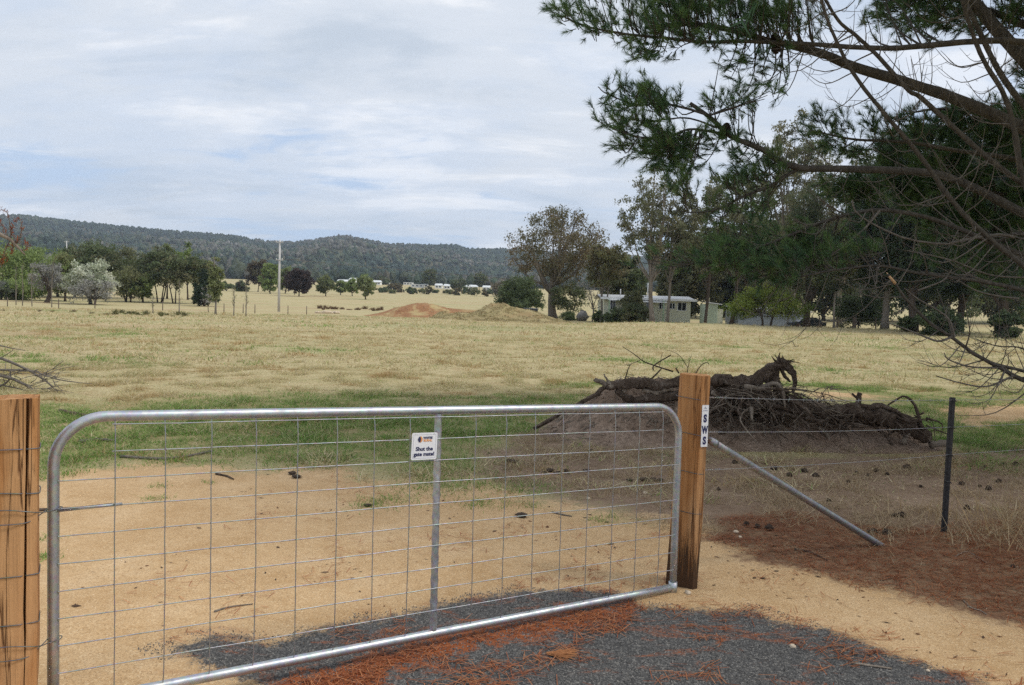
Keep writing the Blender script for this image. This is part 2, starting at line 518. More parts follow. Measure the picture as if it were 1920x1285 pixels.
def ground_material():
    m = Mat('ground')
    big = m.noise(0.35, 5, 0.6); mid = m.noise(1.7, 6, 0.62); fine = m.noise(14, 6, 0.65); grit = m.noise(90, 4, 0.7)
    stone = m.voronoi(120, 'Color')
    sepc = m.N.new('ShaderNodeSeparateColor'); m.L.new(stone, sepc.inputs[0])
    # dry mown field
    field = m.ramp(m.math('ADD', m.math('MULTIPLY', mid, 0.55), m.math('MULTIPLY', big, 0.45)),
                   [(0.36, (0.33, 0.305, 0.145)), (0.47, (0.44, 0.375, 0.205)), (0.60, (0.53, 0.445, 0.265))])
    field = m.mix(m.ramp(m.noise(0.9, 5, 0.65), [(0.56, 0.0), (0.70, 0.75)]), field, (0.40, 0.285, 0.155))
    field = m.mix(m.ramp(fine, [(0.35, 0.35), (0.6, 0.0)]), field, (0.25, 0.20, 0.09))
    broad = m.noise(0.055, 6, 0.62, (0.6, 1.6, 1), 0.6)
    field = m.mix(m.ramp(broad, [(0.36, 0.75), (0.48, 0.0)]), field, (0.31, 0.30, 0.145))
    field = m.mix(m.ramp(broad, [(0.54, 0.0), (0.66, 0.7)]), field, (0.37, 0.26, 0.155))
    # zones
    green = m.mix(m.ramp(mid, [(0.38, 0.0), (0.58, 1.0)]), (0.15, 0.21, 0.05), (0.36, 0.29, 0.145))
    green = m.mix(m.ramp(fine, [(0.3, 0.5), (0.55, 0.0)]), green, (0.16, 0.12, 0.06))
    dirt = m.ramp(mid, [(0.3, (0.53, 0.345, 0.175)), (0.55, (0.63, 0.435, 0.24)), (0.75, (0.69, 0.50, 0.30))])
    dirt = m.mix(m.ramp(fine, [(0.3, 0.35), (0.55, 0.0)]), dirt, (0.38, 0.205, 0.075))
    dirt = m.mix(m.ramp(grit, [(0.38, 0.7), (0.50, 0.0)]), dirt, (0.33, 0.20, 0.10))
    dirt = m.mix(m.ramp(m.noise(33, 5, 0.75, (0.5, 1.2, 1), 1.0), [(0.64, 0.0), (0.70, 0.8)]), dirt, (0.22, 0.11, 0.05))
    dirt = m.mix(m.ramp(sepc.outputs[0], [(0.90, 0.0), (0.96, 0.7)]), dirt, (0.72, 0.54, 0.33))
    soil = m.ramp(mid, [(0.3, (0.20, 0.135, 0.09)), (0.6, (0.33, 0.235, 0.165)), (0.8, (0.40, 0.30, 0.22))])
    soil = m.mix(m.ramp(fine, [(0.35, 0.6), (0.6, 0.0)]), soil, (0.15, 0.095, 0.06))
    straw = m.noise(30, 5, 0.7, (1, 0.25, 1), 1.2)
    litter = m.ramp(straw, [(0.3, (0.11, 0.058, 0.034)), (0.52, (0.20, 0.105, 0.06)), (0.75, (0.33, 0.20, 0.12))])
    litter = m.mix(m.ramp(mid, [(0.38, 0.8), (0.62, 0.0)]), litter, (0.24, 0.175, 0.11))
    red = m.ramp(m.noise(36, 6, 0.7, (0.4, 1, 1), 1.5), [(0.3, (0.13, 0.035, 0.014)), (0.55, (0.33, 0.105, 0.04)), (0.8, (0.46, 0.19, 0.085))])
    asph = m.ramp(sepc.outputs[0], [(0.0, (0.055, 0.054, 0.053)), (0.6, (0.115, 0.112, 0.108)), (0.9, (0.18, 0.175, 0.165)), (1.0, (0.30, 0.28, 0.25))])
    asph = m.mix(m.ramp(m.noise(130, 3, 0.6), [(0.3, 0.6), (0.6, 0.0)]), asph, (0.045, 0.043, 0.042))

    def fac(name, amp, src, lo=0.42, hi=0.58):
        a = m.attr(name, 'Fac')
        return m.ramp(m.math('ADD', a, m.math('MULTIPLY', m.math('SUBTRACT', src, 0.5), amp)), [(lo, 0.0), (hi, 1.0)])
    mixn = m.math('ADD', m.math('MULTIPLY', mid, 0.6), m.math('MULTIPLY', fine, 0.4))
    c = m.mix(fac('green', 3.2, mixn, 0.35, 0.75), field, green)
    c = m.mix(fac('greysoil', 1.6, mixn, 0.35, 0.65), c, soil)
    c = m.mix(fac('bare', 1.5, mixn, 0.4, 0.6), c, dirt)
    # loose gravel and needles strewn over the bare dirt
    c = m.mix(fac('litter', 1.5, mixn, 0.38, 0.62), c, litter)
    c = m.mix(fac('asphalt', 1.3, m.math('ADD', m.math('MULTIPLY', fine, 0.5), m.math('MULTIPLY', grit, 0.5)), 0.42, 0.58), c, asph)
    c = m.mix(fac('red', 1.8, m.math('ADD', m.math('MULTIPLY', fine, 0.7), m.math('MULTIPLY', mid, 0.3)), 0.44, 0.62), c, red)
    strew = m.math('MULTIPLY', m.attr('asphalt', 'Fac'), m.ramp(m.noise(5, 7, 0.7, (0.5, 1, 1), 0.8), [(0.54, 0.0), (0.64, 0.85)]))
    c = m.mix(strew, c, red)
    m.base(c, 0.95, 0, 0.12)
    h = m.math('ADD', m.math('MULTIPLY', fine, 1.0), m.math('MULTIPLY', grit, 0.35))
    h = m.math('ADD', h, m.math('MULTIPLY', sepc.outputs[1], 0.25))
    m.bump(h, 0.75, 0.02)
    return m.m


def build_ground():
    rs = [0.0, 0.5, 1.0]
    r = 1.4
    while r < 70: rs.append(r); r *= 1.0115
    while r < 950: rs.append(r); r *= 1.03
    rs = np.array(rs)
    az = np.concatenate([np.arange(-180, -46, 6.0), np.arange(-46, 46.01, 0.34), np.arange(52, 180, 6.0)])
    az = np.radians(np.sort(az))
    n, k = len(rs), len(az)
    X = rs[:, None] * np.sin(az)[None]; Y = rs[:, None] * np.cos(az)[None]
    Z = terrain(X, Y)
    v = np.stack([X, Y, Z], -1).reshape(-1, 3)
    i = np.arange(n - 1)[:, None] * k; j = np.arange(k)[None]; j2 = (j + 1) % k
    q = np.stack([i + j, i + j2, i + k + j2, i + k + j], -1).reshape(-1, 4)
    mb = MB().add(v, q)
    o = mb.build('ground', ground_material(), None, True)
    near = np.hypot(v[:, 0], v[:, 1]) < 40
    for name, val in masks(v[near, 0], v[near, 1]).items():
        full = np.zeros(len(v), np.float32); full[near] = val
        a = o.data.attributes.new(name, 'FLOAT', 'POINT'); a.data.foreach_set('value', full)
    tag(o, kind='structure')


build_ground()

# ------------------------------------------------------------------ hills and their forest
SKYLINE = [(-1500, 440), (-900, 420), (-400, 405), (0, 404), (40, 403), (150, 416), (300, 431), (430, 441), (500, 452), (550, 454), (600, 448),
           (640, 441), (680, 447), (720, 456), (800, 459), (850, 458), (880, 467), (940, 466), (1000, 470), (1100, 476), (1250, 483),
           (1400, 488), (1600, 490), (1900, 497), (2500, 520), (3600, 560)]
_az, _el = [], []
for px, py in SKYLINE:
    d = ray(px, py); _az.append(math.atan2(d[0], d[1])); _el.append(d[2] / math.hypot(d[0], d[1]))
_az = np.array(_az); _el = np.array(_el)


def ridge_r(az): return 2150 + 350 * np.sin(az * 2.3 + 2.2) + 160 * np.sin(az * 7.1)


def hill_z(az, r):
    Rr = ridge_r(az)
    top = CAM_Z + Rr * np.interp(az, _az, _el) - 11
    r0 = 690.0
    z0 = 18.0
    s = (r - r0) / (Rr - r0)
    x, y = r * np.sin(az), r * np.cos(az)
    prof = np.where(s < 1, np.clip(s, 0, 1) ** 1.5, 1 - 0.35 * np.clip(s - 1, 0, 1))
    w = np.clip(4 * s * (1 - s), 0, 1)
    spur = (fbm(x / 330, y / 330, 31) - 0.5) * 75 * w
    return z0 + (top - z0) * prof + spur - 3.0 * (1 - sstep(0, 0.02, s))


def build_hills():
    az = np.radians(np.arange(-74, 74.01, 0.5)); rs = np.concatenate([np.arange(690, 3100, 30.0)])
    A, Rr = np.meshgrid(az, rs)
    Z = hill_z(A, Rr)
    v = np.stack([Rr * np.sin(A), Rr * np.cos(A), Z], -1).reshape(-1, 3)
    n, k = A.shape
    i = np.arange(n - 1)[:, None] * k; j = np.arange(k - 1)[None]
    q = np.stack([i + j, i + j + 1, i + k + j + 1, i + k + j], -1).reshape(-1, 4)
    m = Mat('hill_floor')
    m.base(m.ramp(m.noise(0.01, 5), [(0.35, (0.05, 0.055, 0.03)), (0.7, (0.13, 0.115, 0.065))]), 1.0, 0, 0.05)
    tag(MB().add(v, q).build('hills', m.m, None, True), kind='structure')
    # forest: many small crowns
    rng = np.random.default_rng(4)
    N = 20500
    a = np.radians(rng.uniform(-42, 42, N)); u = rng.uniform(0, 1, N)
    r = np.sqrt(720 ** 2 + u * (2750 ** 2 - 720 ** 2))
    keep = r < ridge_r(a) * 1.06
    a, r = a[keep], r[keep]
    a2 = np.radians(rng.uniform(-42, 42, 3500)); a = np.append(a, a2); r = np.append(r, ridge_r(a2) * rng.uniform(0.985, 1.02, len(a2)))
    x, y, z = r * np.sin(a), r * np.cos(a), hill_z(a, r)
    n = len(a)
    ph = (1 + 5 ** 0.5) / 2
    ico = np.array([[-1, ph, 0], [1, ph, 0], [-1, -ph, 0], [1, -ph, 0], [0, -1, ph], [0, 1, ph], [0, -1, -ph], [0, 1, -ph],
                    [ph, 0, -1], [ph, 0, 1], [-ph, 0, -1], [-ph, 0, 1]]) / math.hypot(1, ph)
    tri = np.array([[0, 11, 5], [0, 5, 1], [0, 1, 7], [0, 7, 10], [0, 10, 11], [1, 5, 9], [5, 11, 4], [11, 10, 2], [10, 7, 6], [7, 1, 8],
                    [3, 9, 4], [3, 4, 2], [3, 2, 6], [3, 6, 8], [3, 8, 9], [4, 9, 5], [2, 4, 11], [6, 2, 10], [8, 6, 7], [9, 8, 1]])
    w = rng.uniform(3.2, 6.2, n); h = rng.uniform(4.5, 7.5, n)
    jit = rng.uniform(0.6, 1.3, (n, 12, 1))
    v = ico[None] * jit * np.stack([w, w, h], -1)[:, None, :] + np.stack([x, y, z + h * 0.9 + rng.uniform(0, 3, n)], -1)[:, None, :]
    t = (tri[None] + (np.arange(n) * 12)[:, None, None]).reshape(-1, 3)
    pal = np.array([[0.060, 0.070, 0.036], [0.085, 0.085, 0.045], [0.115, 0.095, 0.060], [0.050, 0.062, 0.040], [0.14, 0.115, 0.08]])
    patch = fbm(x / 190, y / 190, 77)
    idx = np.clip(((patch - 0.25) * 9 + rng.normal(0, 0.9, n)).astype(int), 0, 4)
    order = np.array([3, 0, 1, 2, 4])
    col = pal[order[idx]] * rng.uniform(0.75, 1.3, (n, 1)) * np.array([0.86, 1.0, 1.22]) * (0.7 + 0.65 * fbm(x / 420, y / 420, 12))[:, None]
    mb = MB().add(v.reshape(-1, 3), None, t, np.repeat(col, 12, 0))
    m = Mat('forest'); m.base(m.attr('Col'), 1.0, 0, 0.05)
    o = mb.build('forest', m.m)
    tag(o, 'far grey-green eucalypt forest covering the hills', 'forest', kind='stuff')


build_hills()

# ------------------------------------------------------------------ generic vegetation


def leaf_cards(rng, pts, size, col, aspect=0.5, droop=0.0, up=None):
    n = len(pts)
    d = rng.normal(0, 1, (n, 3))
    d[:, 2] -= droop
    d /= np.linalg.norm(d, axis=1)[:, None]
    e = np.cross(d, rng.normal(0, 1, (n, 3))); e /= np.linalg.norm(e, axis=1)[:, None] + 1e-9
    s = (size * rng.uniform(0.6, 1.35, n))[:, None]
    v = np.stack([pts - d * s * 0.5 - e * s * aspect * 0.6, pts - d * s * 0.3 + e * s * aspect * 0.6, pts + d * s * 0.6], 1).reshape(-1, 3)
    t = np.arange(n * 3).reshape(-1, 3)
    return v, t, np.repeat(col, 3, 0)


LEAFMUL = 1.7


def make_tree(name, label, px, depth, top, width, pal, crown=0.35, clumps=40, leaves=70, leaf=0.32, shape='round', bark=M_DARKBARK,
              trunk=0.22, seed=1, cr=0.13, limbs=6, group=None, cat='tree', base_py=None, stems=1, droop=0.3, flat=0.75, aspect=0.5,
              lean=0.0, x=None, gauss=1.0):
    rng = np.random.default_rng(seed)
    X = at(px, 590, depth)[0] if x is None else x
    z0 = tz(X, depth)
    H = at(px, top, depth)[2] - z0
    W = width * depth / F_PX
    o = thing(name, label, cat, (X, depth, z0), group)
    base = np.array([X, depth, z0])
    cb = H * crown
    # clump centres inside the crown's envelope
    cs = []
    while len(cs) < clumps:
        p = rng.uniform(-1, 1, 3); rr = np.linalg.norm(p[:2]); zf = (p[2] + 1) / 2
        if shape == 'round': ok = rr ** 2 + p[2] ** 2 < 1 and rr ** 2 + p[2] ** 2 > 0.12
        elif shape == 'dome': ok = rr ** 2 + zf ** 2 < 1 and (rr ** 2 + zf ** 2 > 0.3)
        elif shape == 'column': ok = rr < (0.45 + 0.55 * math.sin(math.pi * min(1, zf * 0.9 + 0.1))) * (1 - 0.75 * zf ** 3)
        elif shape == 'cone': ok = rr < (1 - zf) ** 0.8 + 0.06
        elif shape == 'vase': ok = rr < 0.35 + 0.65 * zf and rr ** 2 + (max(0, zf - 0.55) / 0.45) ** 2 < 1.05
        else: ok = rr < 1
        if ok: cs.append([p[0] * W / 2 * (1 - cr), p[1] * W / 2 * (1 - cr), cb + zf * (H - cb - cr * W * 0.4)])
    cs = np.array(cs) + base
    wood = MB(); leafmb = MB()
    limb_pts = []
    for s in range(stems):
        off = np.zeros(3) if stems == 1 else np.array([math.cos(s * 2.4 + seed), math.sin(s * 2.4 + seed), 0]) * W * 0.05
        topf = 0.86 if shape in ('cone', 'column') else rng.uniform(0.55, 0.72)
        sp = off * 2.5 + np.array([lean * H * 0.5, 0, 0])
        tp = [base + off + np.array([0, 0, -0.15]), base + off + sp * 0.3 + [rng.normal(0, .02) * H, 0, H * topf * 0.4],
              base + off + sp + np.array([rng.normal(0, .03) * H, rng.normal(0, .03) * H, H * topf])]
        tp = spline(tp, 9)
        rad = trunk * np.linspace(1, 0.35, 9) * (1 if stems == 1 else 0.7); rad[0] *= 1.35
        wood.tube(tp, rad, 7)
        limb_pts.append((tp, rad))
    # main limbs to groups of clumps, then a branch to every clump
    seeds = cs[rng.choice(len(cs), min(limbs, len(cs)), replace=False)]
    for sd in seeds:
        tp, rad = limb_pts[rng.integers(0, stems)]
        za = z0 + min(cb * 0.9, H * 0.5) * rng.uniform(0.75, 1.1) if shape not in ('cone', 'column') else sd[2] - (H * 0.08)
        k = int(np.argmin(abs(tp[:, 2] - za))); st = tp[k]
        midp = st + (sd - st) * 0.5 + np.array([0, 0, -0.06 * H * rng.uniform(0, 1)]) + rng.normal(0, 0.02 * H, 3)
        lp = spline([st, midp, sd], 8); lr = rad[k] * np.linspace(0.62, 0.16, 8)
        wood.tube(lp, lr, 5, False); limb_pts.append((lp, lr))
    allp = np.vstack([p for p, _ in limb_pts]); allr = np.concatenate([r for _, r in limb_pts])
    for c in cs:
        dd = np.linalg.norm(allp - c, axis=1) + np.maximum(0, allp[:, 2] - c[2]) * 1.5
        k = int(np.argmin(dd)); st = allp[k]
        L = np.linalg.norm(c - st)
        if L < 0.15: continue
        bp = spline([st, (st + c) / 2 + rng.normal(0, 0.08 * L, 3) + [0, 0, -0.05 * L], c], 5)
        wood.tube(bp, np.linspace(min(allr[k] * 0.6, 0.02 + L * 0.02), 0.012, 5), 4, False)
        for _ in range(2):
            e = c + rng.normal(0, cr * W * 0.45, 3)
            wood.tube(spline([bp[3], (bp[3] + e) / 2 + rng.normal(0, .05 * L, 3), e], 4), np.linspace(0.018, 0.007, 4), 3, False)
    pal = np.array(pal)
    rc = cr * W
    cp = []; cc = []
    for c in cs:
        n = int(leaves * LEAFMUL * rng.uniform(0.6, 1.4))
        sub = c + rng.normal(0, 1, (4, 3)) * np.array([rc, rc, rc * flat]) * 0.5
        p = sub[rng.integers(0, 4, n)] + rng.normal(0, 1, (n, 3)) * np.array([rc, rc, rc * flat]) * 0.36 * gauss
        cp.append(p)
        tone = pal[rng.integers(0, len(pal))]
        mixp = pal[rng.integers(0, len(pal), n)]
        cc.append((tone * 0.6 + mixp * 0.4) * rng.uniform(0.7, 1.35, (n, 1)))
    cp = np.vstack(cp); cc = np.vstack(cc)
    cp[:, 2] = np.maximum(cp[:, 2], z0 + 0.15)
    v, t, c = leaf_cards(rng, cp, leaf * 1.12, cc, aspect, droop)
    leafmb.add(v, None, t, c)
    wood.build('trunk', bark, o, True)
    leafmb.build('crown', M_LEAF, o)
    return o


GUM = [(0.168, 0.174, 0.09), (0.138, 0.15, 0.074), (0.198, 0.18, 0.096), (0.114, 0.132, 0.066)]
GUMB = [(0.181, 0.147, 0.083), (0.15, 0.144, 0.075), (0.206, 0.152, 0.083), (0.119, 0.122, 0.062)]
GUMP = [(0.19, 0.19, 0.11), (0.15, 0.16, 0.09), (0.22, 0.205, 0.125), (0.125, 0.135, 0.075)]
DARKG = [(0.111, 0.15, 0.068), (0.137, 0.176, 0.078), (0.091, 0.124, 0.058)]
MIDG = [(0.156, 0.198, 0.074), (0.126, 0.168, 0.066), (0.18, 0.204, 0.09)]
BRIGHT = [(0.22, 0.292, 0.088), (0.187, 0.248, 0.077), (0.259, 0.319, 0.121)]
LIME = [(0.25, 0.285, 0.13), (0.21, 0.24, 0.11), (0.29, 0.31, 0.16)]
BLOSSOM = [(0.567, 0.594, 0.472), (0.459, 0.499, 0.365), (0.23, 0.27, 0.149), (0.675, 0.675, 0.567)]
GREYB = [(0.27, 0.27, 0.25), (0.22, 0.22, 0.19), (0.32, 0.31, 0.29)]
PURPLE = [(0.065, 0.045, 0.042), (0.085, 0.056, 0.048), (0.052, 0.04, 0.037)]
OLIVE = [(0.177, 0.193, 0.081), (0.209, 0.209, 0.097), (0.145, 0.161, 0.072)]
PINED = [(0.046, 0.071, 0.037), (0.063, 0.092, 0.044), (0.037, 0.057, 0.033)]
WATTLE = [(0.144, 0.194, 0.036), (0.108, 0.158, 0.036), (0.202, 0.23, 0.043)]

LEFT = 'trees along the left paddock'
FARG = 'trees far across the plain'
HOUSEG = 'trees around the long house'
# --- left line of trees
T = [
 ('willow_tree', 'tall bright green spring willow at the end of the paddock tree line', 12, 150, 458, 95, BRIGHT, dict(crown=.15, clumps=60, leaves=90, leaf=.42)),
 ('willow_tree', 'bright green leafy tree beside the grey blossom tree', 62, 158, 462, 80, BRIGHT, dict(crown=.15, clumps=60, leaves=80, leaf=.42)),
 ('willow_tree', 'pale green slender tree behind the grey blossom tree', 108, 168, 463, 62, BRIGHT, dict(crown=.12, clumps=50, leaves=80, leaf=.42, shape='column')),
 ('shrub_tree', 'low vivid green bush under the bright willow', 44, 138, 520, 66, BRIGHT, dict(crown=.12, clumps=40, leaves=80, leaf=.35)),
 ('shrub_tree', 'grey leaved shrub tree at the end of the paddock line', 2, 135, 527, 44, GREYB + DARKG, dict(crown=.2, clumps=30, leaves=60, leaf=.35)),
 ('blossom_tree', 'thin grey-white blossom tree with a stout dark trunk', 88, 130, 483, 50, GREYB, dict(crown=.3, clumps=30, leaves=38, leaf=.34, trunk=.42, limbs=7)),
 ('leafy_tree', 'slim olive green tree between the two blossom trees', 122, 140, 476, 50, OLIVE + BRIGHT, dict(crown=.2, clumps=45, leaves=70, leaf=.38)),
 ('leafy_tree', 'dark leafy tree rising behind the round white blossom tree', 140, 172, 462, 48, DARKG + GUM, dict(crown=.25, clumps=40, leaves=80, leaf=.4)),
 ('blossom_tree', 'round white flowering tree in front of the tall dark tree', 170, 128, 491, 62, BLOSSOM, dict(crown=.2, clumps=55, leaves=85, leaf=.36, trunk=.3)),
 ('blossom_bush', 'low grey twiggy blossom bush under the round white tree', 177, 125, 520, 62, GREYB, dict(crown=.2, clumps=35, leaves=40, leaf=.3, trunk=.2)),
 ('leafy_tree', 'tall dark green tree standing highest in the paddock line', 198, 165, 452, 84, DARKG + GUM, dict(crown=.25, clumps=75, leaves=95, leaf=.45)),
 ('leafy_tree', 'olive drooping tree with several stems', 240, 150, 498, 60, OLIVE, dict(crown=.15, clumps=45, leaves=75, leaf=.4, stems=3, droop=1.2)),
 ('leafy_tree', 'dark green tree behind the olive drooping tree', 244, 175, 474, 48, DARKG + MIDG, dict(crown=.2, clumps=45, leaves=80, leaf=.42)),
 ('leafy_tree', 'rounded green bush tree beside the grove of straight trunks', 268, 150, 512, 40, MIDG + BRIGHT, dict(crown=.2, clumps=34, leaves=70, leaf=.4)),
 ('leafy_tree', 'dense dark tree with straight bare trunks in the grove', 300, 155, 466, 62, DARKG + GUM, dict(crown=.35, clumps=60, leaves=80, leaf=.42, stems=3)),
 ('leafy_tree', 'light green tree top showing behind the grove', 313, 185, 457, 40, BRIGHT + MIDG, dict(crown=.3, clumps=36, leaves=80, leaf=.45)),
 ('leafy_tree', 'grey-green gum with bare stems in the middle of the grove', 328, 150, 480, 56, GUM + DARKG, dict(crown=.4, clumps=50, leaves=70, leaf=.42, stems=2)),
 ('leafy_tree', 'light green feathery tree top at the back of the grove', 352, 182, 457, 38, BRIGHT + MIDG, dict(crown=.3, clumps=36, leaves=70, leaf=.45)),
 ('leafy_tree', 'dark gum with umbrella crown at the edge of the grove', 364, 152, 476, 48, DARKG + GUM, dict(crown=.45, clumps=42, leaves=70, leaf=.42)),
 ('conifer', 'small dark blue-green conifer beside the poplar', 383, 140, 503, 36, PINED, dict(crown=.12, clumps=45, leaves=90, leaf=.35, shape='cone')),
 ('poplar_tree', 'narrow pale green poplar column standing in the paddock', 404, 84, 465, 27, LIME, dict(crown=.2, clumps=80, leaves=42, leaf=.18, shape='column', trunk=.12, bark=M_GUMBARK, limbs=10)),
 ('grey_shrub', 'bare grey shrub at the foot of the poplar', 391, 95, 532, 26, GREYB, dict(crown=.2, clumps=20, leaves=12, leaf=.14, trunk=.05)),
]
for i, (nm, lb, px, dp, tp, w, pal, kw) in enumerate(T):
    make_tree(nm, lb, px, dp, tp, w * (1.38 if 'poplar' not in nm else 1.1), pal, seed=100 + i, group=LEFT, **kw)
# --- far across the plain
T = [
 ('round_shrub', 'low dark rounded shrub on the open rise', 452, 330, 528, 34, DARKG + PURPLE, dict(crown=.05, clumps=30, leaves=60, leaf=.6)),
 ('round_shrub', 'small green shrub beside the dark rounded shrub', 424, 330, 528, 22, MIDG, dict(crown=.05, clumps=20, leaves=60, leaf=.6)),
 ('far_tree', 'dark brown-green tree behind the bright green poplar clump', 483, 340, 487, 44, GUMB + PURPLE, dict(crown=.25, clumps=45, leaves=75, leaf=.8)),
 ('far_tree', 'bright green poplar clump beside the power pole', 506, 300, 492, 36, BRIGHT, dict(crown=.1, clumps=45, leaves=80, leaf=.7)),
 ('far_tree', 'pale green tree just behind the power pole', 534, 320, 501, 34, BRIGHT + LIME, dict(crown=.1, clumps=40, leaves=80, leaf=.7)),
 ('far_tree', 'dark purple round-headed tree on the plain', 560, 270, 503, 52, PURPLE, dict(crown=.18, clumps=55, leaves=100, leaf=.65)),
 ('far_tree', 'yellow-green tree beside the dark purple tree', 610, 290, 517, 38, OLIVE + MIDG, dict(crown=.2, clumps=40, leaves=70, leaf=.65)),
 ('far_tree', 'small green tree in the row on the plain', 638, 330, 526, 26, MIDG + BRIGHT, dict(crown=.2, clumps=26, leaves=60, leaf=.7)),
 ('far_tree', 'pale green tree touching the bright willow on the plain', 660, 310, 523, 26, BRIGHT, dict(crown=.2, clumps=28, leaves=60, leaf=.7)),
 ('far_tree', 'bright fresh green willow on the plain', 685, 255, 516, 36, BRIGHT + LIME, dict(crown=.18, clumps=50, leaves=80, leaf=.55)),
 ('far_tree', 'tall dark gum beside the white town building', 803, 600, 505, 30, GUM + DARKG, dict(crown=.2, clumps=40, leaves=60, leaf=1.2)),
 ('far_tree', 'dark gum in front of the long town sheds', 898, 560, 509, 26, GUM + DARKG, dict(crown=.25, clumps=40, leaves=55, leaf=1.1)),
 ('far_tree', 'broad dark tree between the town roofs', 858, 560, 523, 32, DARKG + GUM, dict(crown=.1, clumps=36, leaves=60, leaf=1.1)),
 ('far_tree', 'brown-green tree in front of the town', 738, 520, 532, 28, GUMB, dict(crown=.05, clumps=30, leaves=60, leaf=1.0)),
 ('far_tree', 'dark tree behind the town roofs', 716, 660, 520, 30, GUM + DARKG, dict(crown=.1, clumps=30, leaves=60, leaf=1.2)),
 ('far_tree', 'grey bare tree beside the dark spreading shrub tree', 935, 430, 528, 40, GREYB + GUMB, dict(crown=.1, clumps=34, leaves=40, leaf=.8)),
]
for i, (nm, lb, px, dp, tp, w, pal, kw) in enumerate(T):
    make_tree(nm, lb, px, dp, tp, w, pal, seed=200 + i, group=FARG, **kw)
rngb = np.random.default_rng(8)
for i in range(22):
    px = 700 + i * 13 + rngb.uniform(-5, 5)
    make_tree('hedge_bush', 'small dark bush in the scrubby row before the town', px, 440 + rngb.uniform(-20, 60), 541 + rngb.uniform(-6, 4), rngb.uniform(14, 26),
              [GUMB, DARKG, GUM, OLIVE][i % 4], crown=.02, clumps=12, leaves=45, leaf=.85, trunk=.1, limbs=3, seed=300 + i, group='scrub before the town', cat='bush')
